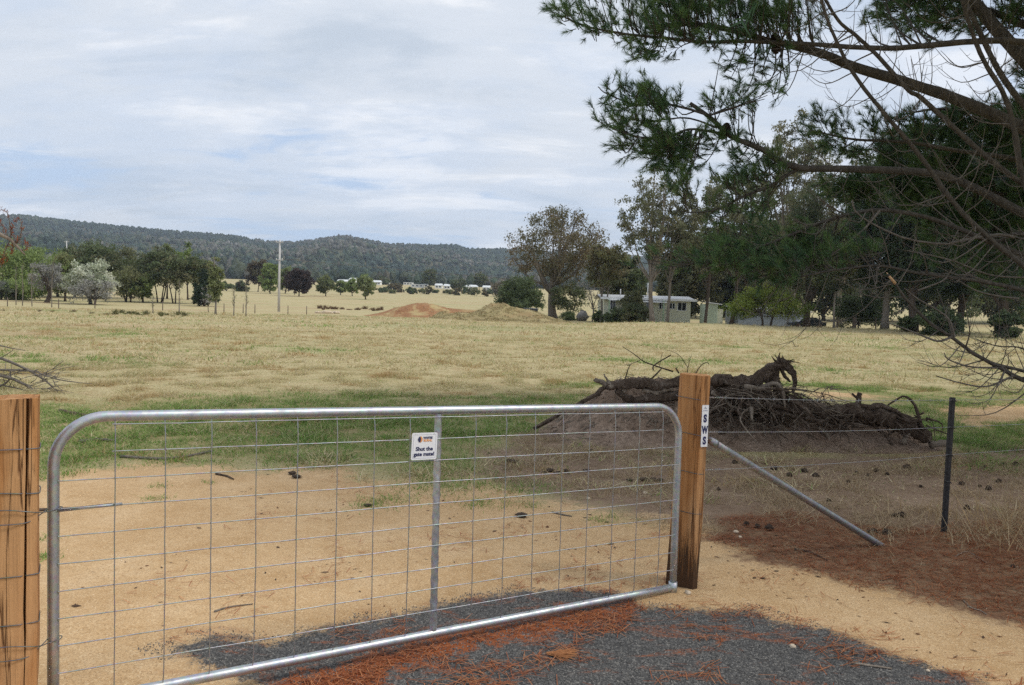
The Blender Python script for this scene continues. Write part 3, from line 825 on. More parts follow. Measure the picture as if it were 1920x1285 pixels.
# --- around the long house
T = [
 ('gum_tree', 'big brown-green gum tree with thick forked trunk behind the grassy mound', 1036, 124, 388, 185, GUMB, dict(crown=.33, clumps=125, leaves=62, leaf=.30, trunk=.75, bark=M_GUMBARK, limbs=18, cr=.085, shape='round', droop=1.0)),
 ('shrub_tree', 'dense dark green spreading shrub tree beside the big gum', 975, 116, 518, 92, DARKG, dict(crown=.3, clumps=60, leaves=95, leaf=.3, stems=4, trunk=.16, shape='dome')),
 ('shrub_tree', 'dark understorey tree beneath the big gum', 1068, 122, 530, 80, DARKG + GUM, dict(crown=.25, clumps=40, leaves=55, leaf=.3, stems=3, trunk=.12)),
 ('paperbark_tree', 'olive topped tree with grey bare lower branches before the house end', 1132, 104, 448, 78, OLIVE + GUMB, dict(crown=.42, clumps=60, leaves=75, leaf=.26, trunk=.24, bark=M_GUMBARK, stems=2)),
 ('grey_tree', 'grey leafless spreading tree beside the olive topped tree', 1112, 108, 508, 74, GREYB, dict(crown=.3, clumps=50, leaves=6, leaf=.15, trunk=.16, bark=M_GUMBARK, limbs=12, stems=2)),
 ('gum_tree', 'tall open gum with pale trunk in front of the house windows', 1224, 96, 312, 165, GUMP + GUM, dict(crown=.36, clumps=95, leaves=60, leaf=.25, trunk=.34, bark=M_GUMBARK, limbs=16, cr=.07, droop=1.0, lean=.01)),
 ('gum_tree', 'thin trunked gum beside the green verandah post', 1251, 98, 340, 110, GUM + GUMP, dict(crown=.4, clumps=60, leaves=50, leaf=.25, trunk=.22, bark=M_GUMBARK, limbs=10, cr=.08, droop=1.0)),
 ('gum_tree', 'twin trunked gum beside the pale green shed', 1320, 97, 335, 130, GUM + GUMP, dict(crown=.35, clumps=75, leaves=60, leaf=.26, trunk=.26, bark=M_DARKBARK, limbs=12, cr=.08, stems=2, droop=1.0)),
 ('gum_tree', 'dark leaning gum behind the wattle', 1372, 100, 300, 130, GUM + DARKG, dict(crown=.35, clumps=80, leaves=70, leaf=.27, trunk=.28, limbs=12, cr=.08, lean=.03, droop=.8)),
 ('gum_tree', 'slender dark gum with twin stems behind the wattle', 1406, 104, 330, 110, GUM + DARKG, dict(crown=.35, clumps=70, leaves=70, leaf=.27, trunk=.24, limbs=10, cr=.08, stems=2, droop=.8)),
 ('gum_tree', 'tallest gum with rounded pale green top behind the grey shed', 1478, 112, 208, 150, GUMP + GUM, dict(crown=.32, clumps=120, leaves=85, leaf=.3, trunk=.42, limbs=16, cr=.075, droop=.8, bark=M_GUMBARK)),
 ('gum_tree', 'tall grey-green gum behind the row of dark pines', 1575, 116, 262, 150, GUMP + GUM, dict(crown=.3, clumps=100, leaves=80, leaf=.3, trunk=.4, limbs=14, cr=.08, droop=.8, bark=M_GUMBARK)),
 ('wattle_tree', 'low spreading yellow-green wattle tree in front of the grey shed', 1437, 87, 538, 150, WATTLE, dict(crown=.36, clumps=85, leaves=90, leaf=.2, trunk=.2, stems=2, shape='dome', cr=.1, limbs=10)),
 ('pine', 'dark pine with thick trunk beside the grey shed', 1512, 90, 330, 120, PINED + GUM, dict(crown=.18, clumps=90, leaves=90, leaf=.32, trunk=.42, aspect=.25)),
 ('pine', 'dark pine with pale slender stem before the wire fence', 1565, 84, 420, 100, PINED + OLIVE, dict(crown=.3, clumps=70, leaves=80, leaf=.28, trunk=.14, aspect=.3, bark=M_GUMBARK)),
 ('pine', 'tall dark pine with forked grey trunk by the wire fence', 1660, 84, 250, 170, PINED, dict(crown=.22, clumps=130, leaves=120, leaf=.46, trunk=.4, aspect=.25, bark=M_GUMBARK)),
 ('pine', 'tall dark pine with brown trunk in the right-hand pine row', 1715, 80, 215, 180, PINED, dict(crown=.2, clumps=130, leaves=120, leaf=.46, trunk=.42, aspect=.25)),
 ('pine', 'broad dark pine with low skirt of branches above the small shrub', 1800, 82, 210, 200, PINED, dict(crown=.14, clumps=150, leaves=120, leaf=.48, trunk=.4, aspect=.25)),
 ('pine', 'broad dark pine with wide trunk beside the dense round shrub', 1888, 78, 200, 190, PINED, dict(crown=.16, clumps=140, leaves=120, leaf=.48, trunk=.5, aspect=.25)),
 ('dense_shrub', 'dark glossy shrub at the house corner', 1152, 100, 578, 40, DARKG, dict(crown=.03, clumps=30, leaves=70, leaf=.2, trunk=.08)),
 ('dense_shrub', 'low green shrub left of the glossy house-corner shrub', 1124, 102, 583, 26, MIDG + DARKG, dict(crown=.03, clumps=20, leaves=60, leaf=.2, trunk=.06)),
 ('dense_shrub', 'wide dark shrub under the house eaves', 1190, 99, 570, 66, DARKG + GUM, dict(crown=.03, clumps=44, leaves=70, leaf=.22, trunk=.08)),
 ('dense_shrub', 'brown rounded shrub hiding the corner of the house', 1185, 101, 545, 52, GUM + OLIVE, dict(crown=.1, clumps=44, leaves=60, leaf=.24, trunk=.1)),
 ('dense_shrub', 'leafy dark shrub below the broad dark pine', 1762, 76, 578, 82, DARKG + PINED, dict(crown=.04, clumps=44, leaves=70, leaf=.24, trunk=.08)),
 ('dense_shrub', 'dense round dark shrub at the foot of the widest pine', 1888, 74, 586, 54, DARKG + PINED, dict(crown=.03, clumps=44, leaves=80, leaf=.22, trunk=.08)),
 ('dense_shrub', 'dark weeping shrub behind the wire fence posts', 1610, 90, 548, 110, DARKG + PINED, dict(crown=.2, clumps=50, leaves=70, leaf=.26, trunk=.1)),
 ('dense_shrub', 'short shrub beside the forked grey pine trunk', 1702, 80, 590, 36, DARKG, dict(crown=.03, clumps=24, leaves=60, leaf=.2, trunk=.06)),
 ('dense_shrub', 'low green shrub beside the rounded garden boulder', 1066, 110, 585, 38, MIDG + DARKG, dict(crown=.03, clumps=24, leaves=60, leaf=.2, trunk=.06)),
]
for i, (nm, lb, px, dp, tp, w, pal, kw) in enumerate(T):
    make_tree(nm, lb, px, dp, tp, w, pal, seed=400 + i, group=HOUSEG, cat='shrub' if 'shrub' in nm and 'tree' not in nm else 'tree', **kw)
# dark wood closing the view behind the house
for i, (px, top, w) in enumerate([(1165, 470, 90), (1290, 430, 130), (1360, 420, 120), (1440, 400, 140), (1545, 400, 150), (1640, 380, 170), (1760, 360, 180), (1880, 350, 180), (1990, 330, 200)]):
    make_tree('backdrop_gum', 'grey-green gum in the belt of trees behind the house', px, 150 + (i % 3) * 9, top, w, GUM if i % 2 else DARKG + GUM, crown=.03, clumps=110,
              leaves=70, leaf=.75, trunk=.35, seed=500 + i, group='belt of trees behind the house', limbs=8, cr=.1)


# slim bare saplings in the left paddock
def sapling(label, px, base_py, top_py, depth, seed, group):
    rng = np.random.default_rng(seed)
    X = at(px, base_py, depth)[0]; z0 = tz(X, depth); H = at(px, top_py, depth)[2] - z0
    o = thing('sapling', label, 'sapling', (X, depth, z0), group)
    b = np.array([X, depth, z0]); mb = MB()
    st = spline([b - [0, 0, .1], b + [rng.normal(0, .05), 0, H * .5], b + [rng.normal(0, .1), 0, H]], 8)
    mb.tube(st, np.linspace(.07, .015, 8), 5)
    pts = []
    for k in range(16):
        f = rng.uniform(.25, .98); p = b + [0, 0, H * f]; a = rng.uniform(0, 6.28); L = H * .14 * rng.uniform(.5, 1.2)
        e = p + np.array([math.cos(a) * L * .5, math.sin(a) * L * .5, L])
        mb.tube(spline([p, p + (e - p) * .5 + [0, 0, -.1 * L], e], 4), np.linspace(.02, .008, 4), 3, False)
        pts.append(e + rng.normal(0, .12, (4, 3)))
    mb.build('stem', M_GUMBARK, o, True)
    pts = np.vstack(pts)
    v, t, c = leaf_cards(rng, pts, .12, np.array([OLIVE[1]] * len(pts)))
    MB().add(v, None, t, c).build('leaves', M_LEAF, o)


for i, (px, by, tpy, dp, lb) in enumerate([(336, 596, 525, 78, 'slim bare sapling standing before the grove'), (438, 592, 538, 80, 'slim leafless sapling beside the poplar, nearer it of two'),
        (461, 593, 538, 80, 'slim leafless sapling beside the poplar, farther from it of two'), (287, 596, 556, 80, 'thin short sapling by the rushes'),
        (60, 567, 500, 105, 'straight bare-stemmed young tree, one of several by the bright willow'), (42, 565, 500, 108, 'straight bare-stemmed young tree, one of several by the bright willow'),
        (97, 570, 490, 100, 'straight bare-stemmed young tree, one of several by the bright willow'), (30, 566, 505, 112, 'straight bare-stemmed young tree, one of several by the bright willow')]):
    sapling(lb, px, by, tpy, dp, 600 + i, 'saplings in the left paddock')

# ------------------------------------------------------------------ mounds


def heap(name, cx, cy, humps, half, res, mat, seed, rough, kind='structure'):
    gx = np.arange(-half[0], half[0] + res, res); gy = np.arange(-half[1], half[1] + res, res)
    X, Y = np.meshgrid(gx + cx, gy + cy)
    Z = np.zeros_like(X)
    for (hx, hy, hz, sx, sy) in humps:
        Z = Z + hz * np.exp(-(np.abs((X - hx) / sx) ** 2.2 + np.abs((Y - hy) / sy) ** 2.2))
    Zm = Z.max()
    Z = Z * (0.86 + 0.28 * fbm(X / rough, Y / rough, seed)) + (fbm(X / rough * 2.5, Y / rough * 2.5, seed + 5) - .5) * 0.22 * np.minimum(Z, 0.5 * Zm) - 0.05 * Zm
    G = terrain(X, Y)
    v = np.stack([X, Y, Z + G], -1).reshape(-1, 3)
    n, k = X.shape
    i = np.arange(n - 1)[:, None] * k; j = np.arange(k - 1)[None]
    q = np.stack([i + j, i + j + 1, i + k + j + 1, i + k + j], -1).reshape(-1, 4)
    zq = (Z.reshape(-1))[q].max(1)
    o = MB().add(v, q[zq > -0.02 * Zm]).build(name, mat, None, True)
    tag(o, kind=kind)

    def hz_at(x, y):
        ii = np.clip(np.round((np.asarray(x) - cx + half[0]) / res).astype(int), 0, len(gx) - 1)
        jj = np.clip(np.round((np.asarray(y) - cy + half[1]) / res).astype(int), 0, len(gy) - 1)
        return (Z + G)[jj, ii]
    return hz_at


def mound_mat(name, stops, nscale, bump=0.8, patch=None):
    m = Mat(name)
    n = m.noise(nscale, 7, 0.68)
    c = m.ramp(n, stops)
    n2 = m.noise(nscale * 7, 5, 0.65)
    c = m.mix(m.ramp(n2, [(0.35, 0.55), (0.6, 0.0)]), c, tuple(x * 0.5 for x in stops[0][1]))
    if patch: c = m.mix(m.ramp(m.noise(nscale * 0.5, 5, 0.6), [(0.5, 0.0), (0.62, 0.8)]), c, patch)
    m.base(c, 1.0, 0, 0.1); m.bump(m.math('ADD', n, m.math('MULTIPLY', n2, 0.5)), bump, 0.08)
    return m.m


M_GRASSMOUND = mound_mat('grassy_mound', [(0.3, (0.26, 0.19, 0.10)), (0.5, (0.38, 0.32, 0.165)), (0.7, (0.47, 0.40, 0.22))], 1.3, patch=(0.30, 0.21, 0.11))
M_REDMOUND = mound_mat('red_earth', [(0.3, (0.27, 0.13, 0.065)), (0.55, (0.36, 0.20, 0.105)), (0.75, (0.42, 0.31, 0.16))], 0.6, patch=(0.42, 0.34, 0.17))
M_DIRTMOUND = mound_mat('loose_earth', [(0.3, (0.20, 0.135, 0.095)), (0.55, (0.36, 0.265, 0.20)), (0.75, (0.47, 0.36, 0.28))], 3.0)

gm = at(930, 600, 92)
g2 = at(985, 600, 92)
mound_z = heap('grassy_mound', gm[0], 92, [(gm[0] - .2, 92, 1.45, 2.1, 2.6), (g2[0] - .4, 92.5, 0.95, 2.7, 2.6), (gm[0] - 4.6, 92, 0.62, 2.2, 2.6), (gm[0] + 1.2, 91, 0.42, 6.8, 4.5), (gm[0] + 5.6, 91.5, 0.32, 2.4, 2.4)], (12, 9), 0.2, M_GRASSMOUND, 3, 0.9)
rm = at(775, 600, 106)
red_z = heap('red_earth_mound', rm[0], 106, [(rm[0] + 1.2, 106, 1.35, 3.2, 4.0), (rm[0] - 2.0, 106, 0.7, 3.4, 3.6), (rm[0] + 7, 110, 1.15, 6.5, 6)], (16, 13), 0.4, M_REDMOUND, 13, 1.8)
sm = at(832, 600, 94)
small_z = heap('small_grass_mound', sm[0], 94, [(sm[0], 94, 0.9, 1.3, 1.3)], (3, 3), 0.2, M_GRASSMOUND, 23, 0.8)
# earth heaped round the uprooted stumps
P = lambda px, dp: at(px, 800, dp)[0]
heap_z = heap('dirt_mound', P(1400, 10.8), 10.9,
              [(P(1235, 11.1), 11.1, 0.66, 0.92, 0.85), (P(1130, 11.0), 10.9, 0.34, 0.65, 0.75), (P(1370, 10.9), 10.9, 0.52, 0.65, 0.7),
               (P(1490, 10.8), 10.8, 0.46, 0.7, 0.65), (P(1620, 10.7), 10.7, 0.30, 0.75, 0.6)],
              (3.6, 1.9), 0.03, M_DIRTMOUND, 43, 0.26)


def heap_clods():
    rng = np.random.default_rng(90); mb = MB(); n = 5200
    x = rng.uniform(P(1000, 11), P(1790, 10.4), n); y = rng.uniform(9.3, 11.6, n); z = heap_z(x, y)
    k = (z > terrain(x, y) + .0) & (rng.uniform(0, 1, n) < sstep(.4, .6, fbm(x / .3, y / .3, 3))); x, y, z = x[k], y[k], z[k]; n = len(x)
    s = rng.uniform(.008, .03, n) * rng.uniform(.5, 1.2, n)
    oc = np.array([[1, 0, 0], [-1, 0, 0], [0, 1, 0], [0, -1, 0], [0, 0, 1], [0, 0, -1.]])
    v = oc[None] * rng.uniform(.6, 1.4, (n, 6, 1)) * s[:, None, None] + np.stack([x, y, z], -1)[:, None]
    f = np.array([[0, 2, 4], [2, 1, 4], [1, 3, 4], [3, 0, 4], [2, 0, 5], [1, 2, 5], [3, 1, 5], [0, 3, 5]])
    mb.add(v.reshape(-1, 3), None, (f[None] + (np.arange(n) * 6)[:, None, None]).reshape(-1, 3))
    tag(mb.build('earth_clods', M_DIRTMOUND), 'crumbled earth clods over the stump heap', 'earth', kind='stuff')


heap_clods()

# ------------------------------------------------------------------ grass, litter, gravel (uncountable)


def blades(rng, x, y, z, h, w, col, lean):
    n = len(x)
    b = np.stack([x, y, z], -1)
    a = rng.uniform(0, 2 * math.pi, n); L = np.abs(rng.normal(0, 1, n)) * lean * h
    tip = b + np.stack([np.cos(a) * L, np.sin(a) * L, h * np.clip(1.1 - lean * 0.5, 0.3, 1) * np.ones(n)], -1)
    s = rng.uniform(0, 2 * math.pi, n); side = np.stack([np.cos(s), np.sin(s), 0 * s], -1) * (w / 2)[:, None]
    v = np.stack([b - side, b + side, tip], 1).reshape(-1, 3)
    return v, np.arange(n * 3).reshape(-1, 3), np.repeat(col, 3, 0)


def scatter_wedge(rng, n, d0, d1, spread=0.72, bias=1.0):
    u = rng.uniform(0, 1, n)
    d = np.sqrt(d0 ** 2 + (u ** bias) * (d1 ** 2 - d0 ** 2))
    return d * rng.uniform(-spread, spread, n), d


def pick(rng, pal, n): return np.array(pal)[rng.integers(0, len(pal), n)] * rng.uniform(0.75, 1.25, (n, 1))


STRAW = [(0.60, 0.51, 0.31), (0.53, 0.44, 0.25), (0.68, 0.59, 0.39), (0.44, 0.34, 0.17), (0.42, 0.42, 0.19)]
GREENS = [(0.17, 0.31, 0.055), (0.23, 0.36, 0.085), (0.11, 0.20, 0.04), (0.36, 0.36, 0.15)]


def build_grass():
    rng = np.random.default_rng(11)
    mb = MB()
    # near field and green strip
    for (n, d0, d1, hh, ww, lean) in [(430000, 7.0, 20, 0.085, 0.011, 1.2), (260000, 20, 45, 0.12, 0.024, 1.2), (120000, 45, 95, 0.16, 0.055, 1.1)]:
        x, y = scatter_wedge(rng, n, d0, d1)
        m = masks(x, y)
        cl = fbm(x / 0.5, y / 0.5, 51); cl2 = fbm(x / 3.5, y / 3.5, 52)
        g = m['green'] if d0 < 40 else np.zeros(n)
        dens = 0.25 + 0.9 * cl
        dens = dens * (1 - sstep(0.35, 0.65, m['bare'] + (cl2 - .5) * 1.2)) * (1 - 0.75 * sstep(0.3, 0.7, m['greysoil'])) * (1 - sstep(.3, .7, m['litter'] + m['asphalt']))
        k = rng.uniform(0, 1, n) < dens
        x, y, g, cl, cl2 = x[k], y[k], g[k], cl[k], cl2[k]
        isg = rng.uniform(0, 1, len(x)) < np.clip(sstep(0.3, 0.75, g + (cl2 - 0.5) * 2.4) * 0.8 + 0.16 * sstep(.45, .7, cl2), 0, 1)
        col = np.where(isg[:, None], pick(rng, GREENS, len(x)), pick(rng, STRAW, len(x)))
        brown = sstep(0.58, 0.70, fbm(x / 1.1, y / 0.9, 61))[:, None] * (1 - isg[:, None]) * 0.7
        col = col * (1 - brown) + np.array([0.40, 0.25, 0.10]) * brown
        h = hh * rng.uniform(0.5, 1.5, len(x)) * (0.35 + 1.9 * sstep(.45, .75, cl))
        v, t, c = blades(rng, x, y, terrain(x, y) - 0.004, h, ww * rng.uniform(.6, 1.4, len(x)), col, lean)
        mb.add(v, None, t, c)
    # thicker fresh growth in the green strip
    n = 260000
    x, y = scatter_wedge(rng, n, 7.2, 15.5); m = masks(x, y); cl = fbm(x / .28, y / .28, 57); cl2 = fbm(x / 1.6, y / 1.2, 58)
    k = rng.uniform(0, 1, n) < sstep(.35, .7, m['green'] + (cl2 - .5) * 1.3) * sstep(.34, .62, cl) * (1 - sstep(.55, .85, m['bare'])) * (1 - .8 * sstep(.4, .7, m['greysoil']))
    x, y = x[k], y[k]; n = len(x); isg = rng.uniform(0, 1, n) < .72
    v, t, c = blades(rng, x, y, terrain(x, y) - .004, rng.uniform(.03, .10, n), rng.uniform(.004, .010, n), np.where(isg[:, None], pick(rng, GREENS[:3], n), pick(rng, STRAW, n)), .8)
    mb.add(v, None, t, c)
    tag(mb.build('field_grass', M_GRASS), 'short dry mown grass covering the paddock', 'grass', kind='stuff')
    # dry tufts over the shaded litter and the soil in front of the stumps
    mb = MB()
    n = 110000
    x = rng.uniform(-0.5, 8, n); y = rng.uniform(4.6, 11, n)
    m = masks(x, y)
    cl = fbm(x / 0.35, y / 0.35, 71)
    dens = sstep(.35, .65, m['litter']) * 0.22 * sstep(5.0, 6.4, y) + sstep(.3, .7, m['greysoil']) * 0.9
    k = rng.uniform(0, 1, n) < dens * sstep(.42, .66, cl) * (1 - sstep(.4, .6, m['asphalt']))
    x, y = x[k], y[k]
    v, t, c = blades(rng, x, y, terrain(x, y), rng.uniform(.05, .17, len(x)), rng.uniform(.003, .007, len(x)), pick(rng, [(0.42, 0.32, 0.19), (0.52, 0.42, 0.27), (0.30, 0.21, 0.12)], len(x)), 1.1)
    mb.add(v, None, t, c)
    # taller dead stalks at the right edge, by the picket
    n = 700
    x = rng.normal(4.6, .55, n); y = rng.normal(6.3, .6, n)
    v, t, c = blades(rng, x, y, terrain(x, y), rng.uniform(.15, .42, n), rng.uniform(.004, .008, n), pick(rng, [(0.40, 0.28, 0.14), (0.46, 0.36, 0.22)], n), .6)
    mb.add(v, None, t, c)
    tag(mb.build('dry_tuft_grass', M_GRASS), 'sparse dry brown grass tufts under the pine', 'grass', kind='stuff')
    # scattered green tufts on the bare driveway
    mb = MB()
    for (px, py, r, cnt) in [(725, 940, .16, 420), (690, 950, .08, 90), (800, 915, .25, 500), (850, 880, .3, 700), (900, 942, .1, 120), (960, 945, .10, 110), (1010, 912, .22, 420),
                             (935, 912, .18, 220), (1120, 978, .07, 90), (1000, 950, .05, 50), (78, 1046, .06, 160), (90, 1010, .05, 60), (300, 912, .05, 60), (296, 936, .06, 90), (395, 905, .04, 30),
                             (890, 950, .08, 80), (1150, 970, .05, 40), (1250, 860, .2, 120), (870, 835, .3, 500)]:
        p = gp(px, py); n = cnt
        x = p[0] + rng.normal(0, r, n); y = p[1] + rng.normal(0, r * 1.0, n)
        v, t, c = blades(rng, x, y, terrain(x, y), rng.uniform(.025, .075, n), rng.uniform(.003, .007, n), pick(rng, GREENS[:3], n), 1.0)
        mb.add(v, None, t, c)
    tag(mb.build('driveway_grass', M_GRASS), 'small green grass tufts growing on the bare driveway', 'grass', kind='stuff')
    # fallen needles
    mb = MB()
    n = 150000
    x = rng.uniform(-2.2, 6.5, n); y = rng.uniform(2.4, 8.5, n)
    m = masks(x, y)
    cl = fbm(x / 0.28, y / 0.28, 81)
    dens = sstep(.4, .7, m['red'] + (cl - .5)) * 1.0 + sstep(.4, .7, m['litter'] + (cl - .5) * .8) * .55 + m['asphalt'] * sstep(.56, .68, cl) * .55 + 0.05 * m['bare'] * sstep(.5, .66, cl) + .25 * zone(Z_BARE, x, y, 1.) * sstep(.6, .72, fbm(x / .5, y / .22, 83)) * sstep(-.6, 1.4, x)
    k = rng.uniform(0, 1, n) < dens
    x, y = x[k], y[k]; n = len(x)
    a = rng.normal(0.3, 1.0, n); L = rng.uniform(.05, .12, n)
    p = np.stack([x, y, terrain(x, y) + rng.uniform(.003, .018, n)], -1)
    d = np.stack([np.cos(a), np.sin(a), rng.normal(0, .08, n)], -1) * (L / 2)[:, None]
    s = np.stack([-np.sin(a), np.cos(a), 0 * a], -1) * .0017
    v = np.stack([p - d - s, p - d + s, p + d + s, p + d - s], 1).reshape(-1, 3)
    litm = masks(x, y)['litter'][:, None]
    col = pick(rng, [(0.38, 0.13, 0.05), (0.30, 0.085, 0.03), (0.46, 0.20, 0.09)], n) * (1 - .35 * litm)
    mb.add(v, np.arange(n * 4).reshape(-1, 4), None, np.repeat(col, 4, 0))
    tag(mb.build('needle_litter', M_GRASS), 'rust-red fallen pine needles strewn over the ground', 'needles', kind='stuff')
    # loose stone chips
    mb = MB()
    n = 160000
    x = rng.uniform(-2.4, 5.2, n); y = rng.uniform(2.3, 6.0, n)
    m = masks(x, y); cl = fbm(x / .25, y / .25, 91)
    ia = sstep(.30, .62, m['asphalt'] + (cl - .5) * .9)
    k = rng.uniform(0, 1, n) < ia * .9 + .05 * m['bare'] * (1 - ia)
    x, y, ia = x[k], y[k], ia[k]; n = len(x)
    s = rng.uniform(.0025, .0062, n) * np.where(ia > .4, 1, .75)
    tet = np.array([[1, 0, -.5], [-.6, .9, -.5], [-.6, -.9, -.5], [.1, .1, 1.0]])
    an = rng.uniform(0, 6.28, n); ca, sa = np.cos(an)[:, None], np.sin(an)[:, None]
    tv = tet[None] * rng.uniform(.6, 1.3, (n, 4, 3))
    vx = tv[..., 0] * ca - tv[..., 1] * sa; vy = tv[..., 0] * sa + tv[..., 1] * ca
    v = np.stack([vx, vy, tv[..., 2] * .8], -1) * s[:, None, None] + np.stack([x, y, terrain(x, y) + s * .25], -1)[:, None]
    t = (np.array([[0, 1, 3], [1, 2, 3], [2, 0, 3], [0, 2, 1]])[None] + (np.arange(n) * 4)[:, None, None]).reshape(-1, 3)
    grey = pick(rng, [(0.105, 0.102, 0.10), (0.065, 0.063, 0.062), (0.16, 0.155, 0.15), (0.24, 0.225, 0.205)], n)
    tan = pick(rng, [(0.60, 0.42, 0.22), (0.45, 0.27, 0.12), (0.68, 0.56, 0.40)], n)
    mb.add(v.reshape(-1, 3), None, t, np.repeat(np.where((ia > .35)[:, None], grey, tan), 4, 0))
    m_ = Mat('gravel'); m_.base(m_.attr('Col'), 0.9, 0, 0.2)
    tag(mb.build('gravel', m_.m), 'dark grey loose gravel chips over the driveway apron', 'gravel', kind='stuff')
    mb = MB(); n = 5200
    x = rng.uniform(-2.6, 6, n); y = rng.uniform(2.4, 9.5, n); m = masks(x, y); cl = fbm(x / .6, y / .6, 29)
    k = rng.uniform(0, 1, n) < m['bare'] * sstep(.35, .7, cl) * (1 - m['asphalt']) * (.35 + .5 * sstep(-1, 1, x)); x, y = x[k], y[k]; n = len(x)
    a = rng.uniform(0, 6.28, n); L = rng.uniform(.006, .022, n) * rng.uniform(.5, 1.6, n); w = L * rng.uniform(.15, .6, n)
    p = np.stack([x, y, terrain(x, y) + .004], -1); d = np.stack([np.cos(a), np.sin(a), rng.uniform(-.1, .25, n)], -1) * L[:, None]; e = np.stack([-np.sin(a), np.cos(a), 0 * a], -1) * w[:, None]
    v = np.stack([p - d, p - e, p + d, p + e], 1).reshape(-1, 3)
    mb.add(v, np.arange(n * 4).reshape(-1, 4), None, np.repeat(pick(rng, [(0.10, 0.055, 0.03), (0.20, 0.095, 0.045), (0.06, 0.045, 0.035), (0.30, 0.2, 0.12)], n), 4, 0))
    tag(mb.build('dirt_debris', M_GRASS), 'small bark flakes and leaf scraps on the bare dirt', 'debris', kind='stuff')
    # rushes along the wet line in the left paddock and on the plain
    mb = MB()
    for (x0, x1, py, dep, cnt, h, pal) in [(215, 345, 590, 72, 2600, .5, [(0.10, 0.115, 0.045), (0.16, 0.14, 0.06)]), (130, 220, 587, 74, 500, .35, [(0.16, 0.14, 0.07)]), (0, 140, 588, 74, 700, .25, [(0.2, .15, .09)]),
                                           (575, 780, 567, 150, 3000, .8, [(0.17, 0.105, 0.055), (0.21, 0.14, 0.08)])]:
        cen = rng.uniform(x0, x1, max(6, cnt // 110)); px = cen[rng.integers(0, len(cen), cnt)] + rng.normal(0, 2.2, cnt)
        cd = rng.normal(0, dep * .03, len(cen))
        n = len(px); dep_ = dep + cd[np.argmin(abs(px[:, None] - cen[None]), 1)] + rng.normal(0, .25, n)
        x = (px - CX) / F_PX * dep_ ; y = dep_
        hf = rng.uniform(.2, 1.25, len(cen))[np.argmin(abs(px[:, None] - cen[None]), 1)]
        v, t, c = blades(rng, x, y, terrain(x, y), h * hf * rng.uniform(.4, 1.2, n), h * .13 * np.ones(n), pick(rng, pal, n), .6)
        mb.add(v, None, t, c)
    tag(mb.build('rushes', M_GRASS), 'dark tufted rushes along the wet line in the paddock', 'rushes', kind='stuff')


build_grass()


def mound_tufts():
    rng = np.random.default_rng(14); mb = MB()
    for (fn, cx, cy, rx, ry, n, h) in ((mound_z, gm[0] + 1, 92, 9, 6, 26000, .22), (small_z, sm[0], 94, 2, 2, 1500, .2), (red_z, rm[0] + 4, 107, 12, 9, 3500, .18)):
        x = cx + rng.uniform(-rx, rx, n); y = cy + rng.uniform(-ry, ry, n); z = fn(x, y)
        cl = fbm(x / .7, y / .7, 33); k = (z > terrain(x, y) + .05) & (rng.uniform(0, 1, n) < sstep(.35, .6, cl))
        x, y, z, cl = x[k], y[k], z[k], cl[k]
        v, t, c = blades(rng, x, y, z - .02, h * rng.uniform(.4, 1.4, len(x)), .09 * rng.uniform(.5, 1.4, len(x)), pick(rng, [(0.46, 0.40, 0.22), (0.30, 0.27, 0.11), (0.52, 0.45, 0.27), (0.26, 0.18, 0.09)], len(x)), 1.0)
        mb.add(v, None, t, c)
    tag(mb.build('mound_grass', M_GRASS), 'tussocky dry grass over the earth mounds', 'grass', kind='stuff')


mound_tufts()

# ------------------------------------------------------------------ gate
G0 = np.array([-1.77, 3.01, 0.0]); G1 = np.array([1.04, 4.77, 0.0])
GU = (G1 - G0); GL = np.linalg.norm(GU); GU /= GL
GN = np.array([GU[1], -GU[0], 0.0])          # towards the camera side


def ztop(s): return 1.262 - 0.0315 * s
def zbot(s): return 0.112 - 0.025 * s
def gpt(s, f, n=0.0):                        # along the gate, 0..1 from bottom rail to top rail
    p = G0 + GU * s + GN * n; p = p.copy(); p[2] = zbot(s) + f * (ztop(s) - zbot(s)); return p


